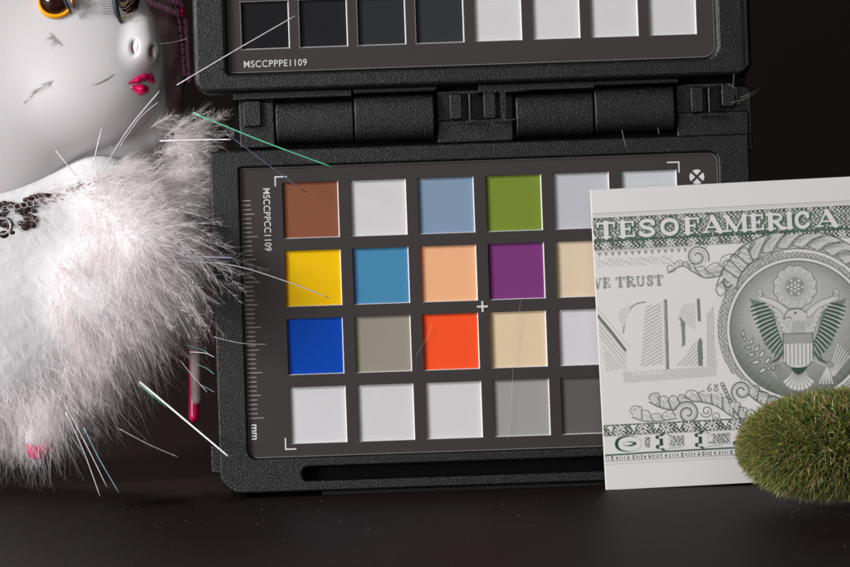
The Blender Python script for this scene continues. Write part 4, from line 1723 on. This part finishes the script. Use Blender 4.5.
# 2) marabou plumes: a curved shaft with soft barbs either side; most along the outer rim
edge = np.abs(nr[:, 2]) < .75
Pe, ne = Pv[edge], nr[edge]
sel = (Pe[:, 0] > 60) | (Pe[:, 1] > 340)
Pe, ne = Pe[sel], ne[sel]
n2 = 640
i2 = rng.integers(0, len(Pe), n2)
P0 = Pe[i2]
fd = flow(P0)
dr = fd * .9 + ne[i2] * .35 + rng.normal(0, .24, (n2, 3)) * np.array([1, 1, .8])
dr[:, 2] += .26
dr /= np.linalg.norm(dr, axis=1, keepdims=True)
right = np.clip((P0[:, 0] - 80) / 80, 0, 1) * np.clip((330 - P0[:, 1]) / 60, 0, 1)
ln = rng.uniform(18, 34, n2) + right * rng.uniform(10, 50, n2)
K = 8
tt = np.linspace(0, 1, K)
bd = rng.normal(0, .28, (n2, 3)) + np.array([-.05, .42, 0])
Sh = P0[:, None] + dr[:, None] * (ln[:, None] * tt)[..., None] + bd[:, None] * (ln[:, None] * tt ** 2)[..., None] * .55
addfur(Sh, rng.uniform(.22, .42, n2)[:, None] * np.linspace(1, .25, K), False)
NB = 60
tb = rng.random((n2, NB)) * .97 + .03
ii = np.minimum((tb * (K - 1)).astype(int), K - 2)
ff = tb * (K - 1) - ii
ar = np.arange(n2)[:, None]
Pb = Sh[ar, ii] * (1 - ff[..., None]) + Sh[ar, ii + 1] * ff[..., None]
Td = Sh[ar, ii + 1] - Sh[ar, ii]
Td /= np.linalg.norm(Td, axis=2, keepdims=True)
side = rng.normal(size=(n2, 1, 3))
sd = np.cross(Td, side)
sd /= np.linalg.norm(sd, axis=2, keepdims=True)
sd *= np.where(rng.random((n2, NB, 1)) < .5, -1, 1)
bdir = Td * .75 + sd * .75 + rng.normal(0, .16, (n2, NB, 3))
bl = rng.uniform(6, 15, (n2, NB)) * (1.1 - .6 * tb)
t3 = np.linspace(0, 1, 4)
curl = rng.normal(0, .35, (n2, NB, 3)) - sd * .3 + Td * .3
Bb = Pb[:, :, None] + bdir[:, :, None] * (bl[..., None] * t3)[..., None] + curl[:, :, None] * (bl[..., None] * t3 ** 2)[..., None] * .6
Bb = Bb.reshape(-1, 4, 3)
addfur(Bb, rng.uniform(.07, .13, len(Bb))[:, None] * np.array([1, .9, .7, .3]))

# 2b) shaded plumes rising behind, below the hood
n4 = 280
P0 = np.stack([rng.uniform(150, 190, n4), rng.uniform(124, 214, n4), rng.uniform(-50, 40, n4)], -1)
dr = np.stack([rng.normal(.85, .2, n4), rng.normal(-.30, .28, n4), rng.normal(.1, .25, n4)], -1)
ln = rng.uniform(22, 46, n4)
tt = np.linspace(0, 1, K)
bd = rng.normal(0, .25, (n4, 3)) + np.array([0, .5, 0])
Sh = P0[:, None] + dr[:, None] * (ln[:, None] * tt)[..., None] + bd[:, None] * (ln[:, None] * tt ** 2)[..., None] * .6
addfur(Sh, rng.uniform(.18, .34, n4)[:, None] * np.linspace(1, .25, K), False)
tb = rng.random((n4, NB)) * .97 + .03
ii = np.minimum((tb * (K - 1)).astype(int), K - 2)
ff = tb * (K - 1) - ii
ar = np.arange(n4)[:, None]
Pb = Sh[ar, ii] * (1 - ff[..., None]) + Sh[ar, ii + 1] * ff[..., None]
Td = Sh[ar, ii + 1] - Sh[ar, ii]
Td /= np.linalg.norm(Td, axis=2, keepdims=True)
sd = np.cross(Td, rng.normal(size=(n4, 1, 3)))
sd /= np.linalg.norm(sd, axis=2, keepdims=True)
sd *= np.where(rng.random((n4, NB, 1)) < .5, -1, 1)
bdir = Td * .75 + sd * .75 + rng.normal(0, .16, (n4, NB, 3))
bl = rng.uniform(6, 15, (n4, NB)) * (1.1 - .6 * tb)
curl = rng.normal(0, .35, (n4, NB, 3)) - sd * .3 + Td * .3
Bb = Pb[:, :, None] + bdir[:, :, None] * (bl[..., None] * t3)[..., None] + curl[:, :, None] * (bl[..., None] * t3 ** 2)[..., None] * .6
Bb = Bb.reshape(-1, 4, 3)
addfur(Bb, rng.uniform(.07, .12, len(Bb))[:, None] * np.array([1, .9, .7, .3]))

# 3) stray single hairs at the rim
n3 = 3800
i3 = rng.integers(0, len(Pe), n3)
P0 = Pe[i3]
dr = flow(P0) + ne[i3] * .3 + rng.normal(0, .4, (n3, 3))
dr /= np.linalg.norm(dr, axis=1, keepdims=True)
ln = rng.uniform(25, 58, n3)
tt = np.linspace(0, 1, 6)
bd = rng.normal(0, .4, (n3, 3)) + np.array([0, .35, 0])
Pq = P0[:, None] + dr[:, None] * (ln[:, None] * tt)[..., None] + bd[:, None] * (ln[:, None] * tt ** 2)[..., None] * .5
addfur(Pq, rng.uniform(.06, .18, n3)[:, None] * np.linspace(1, .2, 6))
# 4) down hanging over the foot and over the tab beside the case
for (xa, xb, ya, yb, dc, n5) in ((22, 56, 408, 434, surfd(bodyf, 38, 425) - 2, 1500), (176, 204, 292, 322, 6, 700)):
    P0 = np.stack([rng.normal((xa + xb) / 2, (xb - xa) * .42, n5), rng.normal((ya + yb) / 2 - 6, (yb - ya) * .6, n5), rng.normal(dc - 4, 5, n5)], -1)
    dr = np.stack([rng.normal(.1, .28, n5), np.full(n5, .95), rng.normal(.12, .2, n5)], -1)
    ln = rng.uniform(10, 30, n5)
    tt = np.linspace(0, 1, 5)
    bd = rng.normal(0, .35, (n5, 3))
    Pq = P0[:, None] + dr[:, None] * (ln[:, None] * tt)[..., None] + bd[:, None] * (ln[:, None] * tt ** 2)[..., None] * .5
    addfur(Pq, rng.uniform(.08, .18, n5)[:, None] * np.linspace(1, .25, 5))
V, F = np.concatenate(fur_V), np.concatenate(fur_F)
V[:, 2] = np.maximum(V[:, 2], .0003)
o = newobj('feather_collar', npmesh('feather_collar', V, F), M['down'], doll)
tag(o, kind='stuff')

# choker with lace, rings and silver thread
g = MB()
g2 = MB()
def cdep(x, y):
    return max(surfd(bodyf, x, y, 120), surfd(headf, x, y, 120))


for k in range(13):
    x = -26 + k * 6
    y = 207 - k * .9 + 2 * math.sin(k) + (4 if k < 9 else 0)
    g.ball(dp(x, y, cdep(x, y) + 1), 5.2 / PX, 9, 6, (1.1, .6, 1.0 - .05 * k))
for k in range(40):
    x, y = random.uniform(-12, 36), 222 + random.uniform(-12, 14)
    y -= max(x, 0) * .25
    g.ball(dp(x, y, cdep(x, y) + 1), random.uniform(1.8, 4.0) / PX, 9, 6, (1.3, .8, 1))
choker = g.build('lace_choker', M['lace_black'], doll, smooth=True)


def dring(cx, cy, r, d_, wd, sq=1.0):
    g2.tube([dp(cx + r * math.cos(a / 20 * 2 * math.pi), cy + r * sq * math.sin(a / 20 * 2 * math.pi), d_) for a in range(21)], wd / PX, 6, False)


dring(2, 226, 8.5, cdep(2, 226) + 5, .9)
for k in range(6):
    dring(5 + k * 6.3, 209 - k * 1.3, 3.6, cdep(5 + k * 6.3, 211) + 5, .45, .8)
for k in range(9):
    x = random.uniform(0, 34)
    y = 212 + random.uniform(-3, 20) - x * .2
    c9 = cdep(x, y)
    g2.tube([dp(x, y, c9 + 5), dp(x + 4, y + random.uniform(-4, 4), c9 + 6), dp(x + 9, y + random.uniform(-5, 3), c9 + 4)], .4 / PX, 5)
g2.build('silver_thread', M['silver'], choker)
g = MB()
for k in range(50):
    x = random.uniform(28, 96)
    y = 206 - (x - 28) * .38 + random.gauss(0, 2)
    c9 = cdep(x, y) + 1
    g.tube([dp(x, y, c9), dp(x + 2, y + random.uniform(-2, 2), c9 + 1), dp(x + random.uniform(3, 6), y + random.uniform(-3, 2), c9)], [.5 / PX, .4 / PX, .15 / PX], 4)
g.build('brown_fringe', mat('brown_fringe', (.2, .12, .10), .7, .2, (400, .4)), choker)

# pink-edged tabs hanging below the down
fd_ = surfd(bodyf, 38, 432) - 17
V, F = nets(lambda p: smax(sd_ell(p, (38, 446, fd_), (12, 14, 10)), -sd_ell(p, (38, 434, fd_ + 14), (15, 14, 16)), 1.0), (22, 424, fd_ - 12), (54, 466, fd_ + 14), .9)
tabp = newobj('foot_tip', npmesh('foot_tip', todoll(V), F[:, ::-1]), M['magenta'], doll, True)
V, F = nets(lambda p: sd_sup(p, (36, 438, fd_ - 1), (10.5, 11, 9), 2.5), (22, 420, fd_ - 14), (52, 456, fd_ + 12), .9)
newobj('foot_top', npmesh('foot_top', todoll(V), F[:, ::-1]), M['down_core'], tabp, True)
V, F = nets(lambda p: sd_cap(p, (193, 318, -10), (194.0, 417, -10), 4.2, 5.4), (182, 306, -20), (206, 426, 0), 1.2)
tabl = newobj('hanging_tab', npmesh('hanging_tab', todoll(V), F[:, ::-1]), M['magenta'], doll, True)
V, F = nets(lambda p: smax(sd_cap(p, (194, 318, -6), (196.6, 400, -6), 6.6, 4.8), p[..., 2] * 0 + p[..., 1] - 408, .5), (184, 306, -16), (208, 412, 4), 1.0)
newobj('tab_front', npmesh('tab_front', todoll(V), F[:, ::-1]), M['skin_tab'], tabl, True)

# stiff plastic fibres standing out of the collar
fm = {}


def fibmat(name, col, em=0):
    m = mat(name, col, .22, .7, (800, .15), coat=.4)
    return m


fm['white'] = fibmat('clear_white_fibre', (.62, .60, .62))
fm['green'] = fibmat('green_fibre', (.10, .42, .26))
fm['teal'] = fibmat('teal_fibre', (.20, .38, .38))
fm['blue'] = fibmat('pale_blue_fibre', (.42, .50, .62))
fm['dim'] = fibmat('dim_violet_fibre', (.085, .08, .12))
fm['grey'] = fibmat('grey_fibre', (.13, .12, .12))


def fibre(pts, r, m, t=0.004):
    """pts px,py; t metres in front of the case plane at both ends (t0, t1)"""
    if not hasattr(t, '__len__'):
        t = (t, t)
    g = MB()
    P_ = smooth(pts, 5)
    n = len(P_)
    off = np.array(DOFF)
    vv = []
    for i, p in enumerate(P_):
        tt_ = t[0] + (t[1] - t[0]) * i / (n - 1)
        q = W(p[0], p[1], tt_)
        vv.append((q.x - off[0], q.y - off[1], q.z - off[2]))
    g.tube(vv, [r * (1.0 - .35 * i / (n - 1)) / PX for i in range(n)], 6)
    return g.build('plastic_fibre', fm[m], doll, smooth=True)


fibre([(177, 85), (236, 50), (295, 16)], .62, 'white', (.003, .008))
fibre([(193, 113), (262, 141), (332, 167)], .95, 'green', (.002, .008))
fibre([(226, 133), (262, 160), (306, 192.5)], .75, 'dim', (.004, .005))
fibre([(160, 141), (196, 140), (231, 139.5)], .85, 'white', (-.001, .006))
fibre([(134, 256), (185, 256.5), (236, 258)], .95, 'blue', (.012, .010))
fibre([(140, 261), (190, 261.5), (236, 266), (285, 281), (329, 298)], .7, 'white', (.012, .006))
fibre([(140, 382), (184, 419), (228, 456)], 1.35, 'white', (-.008, .008))
fibre([(139, 384), (166, 407)], .6, 'green', (-.009, -.006))
fibre([(118, 428), (148, 444), (178, 457)], .9, 'grey', (-.016, -.01))
fibre([(66, 412), (84, 452), (100, 496)], .7, 'white', (-.004, -.004))
fibre([(64, 402), (86, 444), (107, 487)], .7, 'white', (-.004, -.004))
fibre([(84, 428), (100, 460), (119, 492.5)], .75, 'teal', (-.004, -.004))
fibre([(39, 443), (39.5, 452), (40, 467)], .7, 'white', (-.003, -.003))
fibre([(160, 91), (130, 127), (106, 165)], .9, 'white', (-.008, -.002))
fibre([(160, 101), (140, 118), (120, 146)], .65, 'white', (-.008, -.002))
fibre([(102, 128), (97, 148), (92, 168)], .7, 'white', (-.004, -.002))
fibre([(56, 151), (66, 163), (76, 176)], .7, 'white', (-.004, -.002))
fibre([(150, 45), (175, 42), (188, 38)], .25, 'grey', (-.012, -.01))
fibre([(214, 337), (240, 343), (267, 344.5)], .35, 'white', (.003, .003))
fibre([(190, 352), (205, 353), (214, 357)], .4, 'white', (-.005, .001))
fibre([(196, 364), (206, 368), (214, 374)], .4, 'teal', (-.01, -.006))
fibre([(186, 345), (203, 350), (211, 356)], .4, 'teal', (-.01, -.006))
fibre([(180, 360), (192, 375), (207, 392)], .35, 'white', (-.01, -.006))
fibre([(200, 385), (207, 388), (214, 392)], .35, 'teal', (-.01, -.006))
# frayed bristles caught on the hinge's right end
fr0 = bpy.data.objects.new('stray_bristle', None)
g = MB()
for pts in ([(731, 103), (745, 99), (758, 91)], [(738, 104), (748, 97), (757, 93)], [(734, 74), (733, 88), (737, 97)], [(728, 84), (736, 88), (737, 100)], [(740, 98), (750, 94), (760, 88)]):
    P_ = [W(p[0], p[1], .004 - abs(i - 1) * .001) for i, p in enumerate(pts)]
    g.tube(P_, [.5 / PX, .45 / PX, .15 / PX], 5)
o = g.build('stray_bristles', mat('grey_bristle', (.06, .06, .05), .5, .4, (500, .4)))
tag(o, 'small tuft of stray grey bristles caught on the right end of the hinge', 'bristles')
g = MB()
P_ = [W(343 + 5 * math.sin(k), 0, 0) for k in range(3)]
for pts in ([(622, 130), (624, 140), (626, 147)], [(658, 128), (659, 134)]):
    g.tube([W(p[0], p[1], .0025) for p in pts], .28 / PX, 4)
o = g.build('lint', M['wisp'])
tag(o, 'tiny curled lint hairs stuck below the right hinge barrels', 'lint')
sc.render.engine = 'CYCLES'
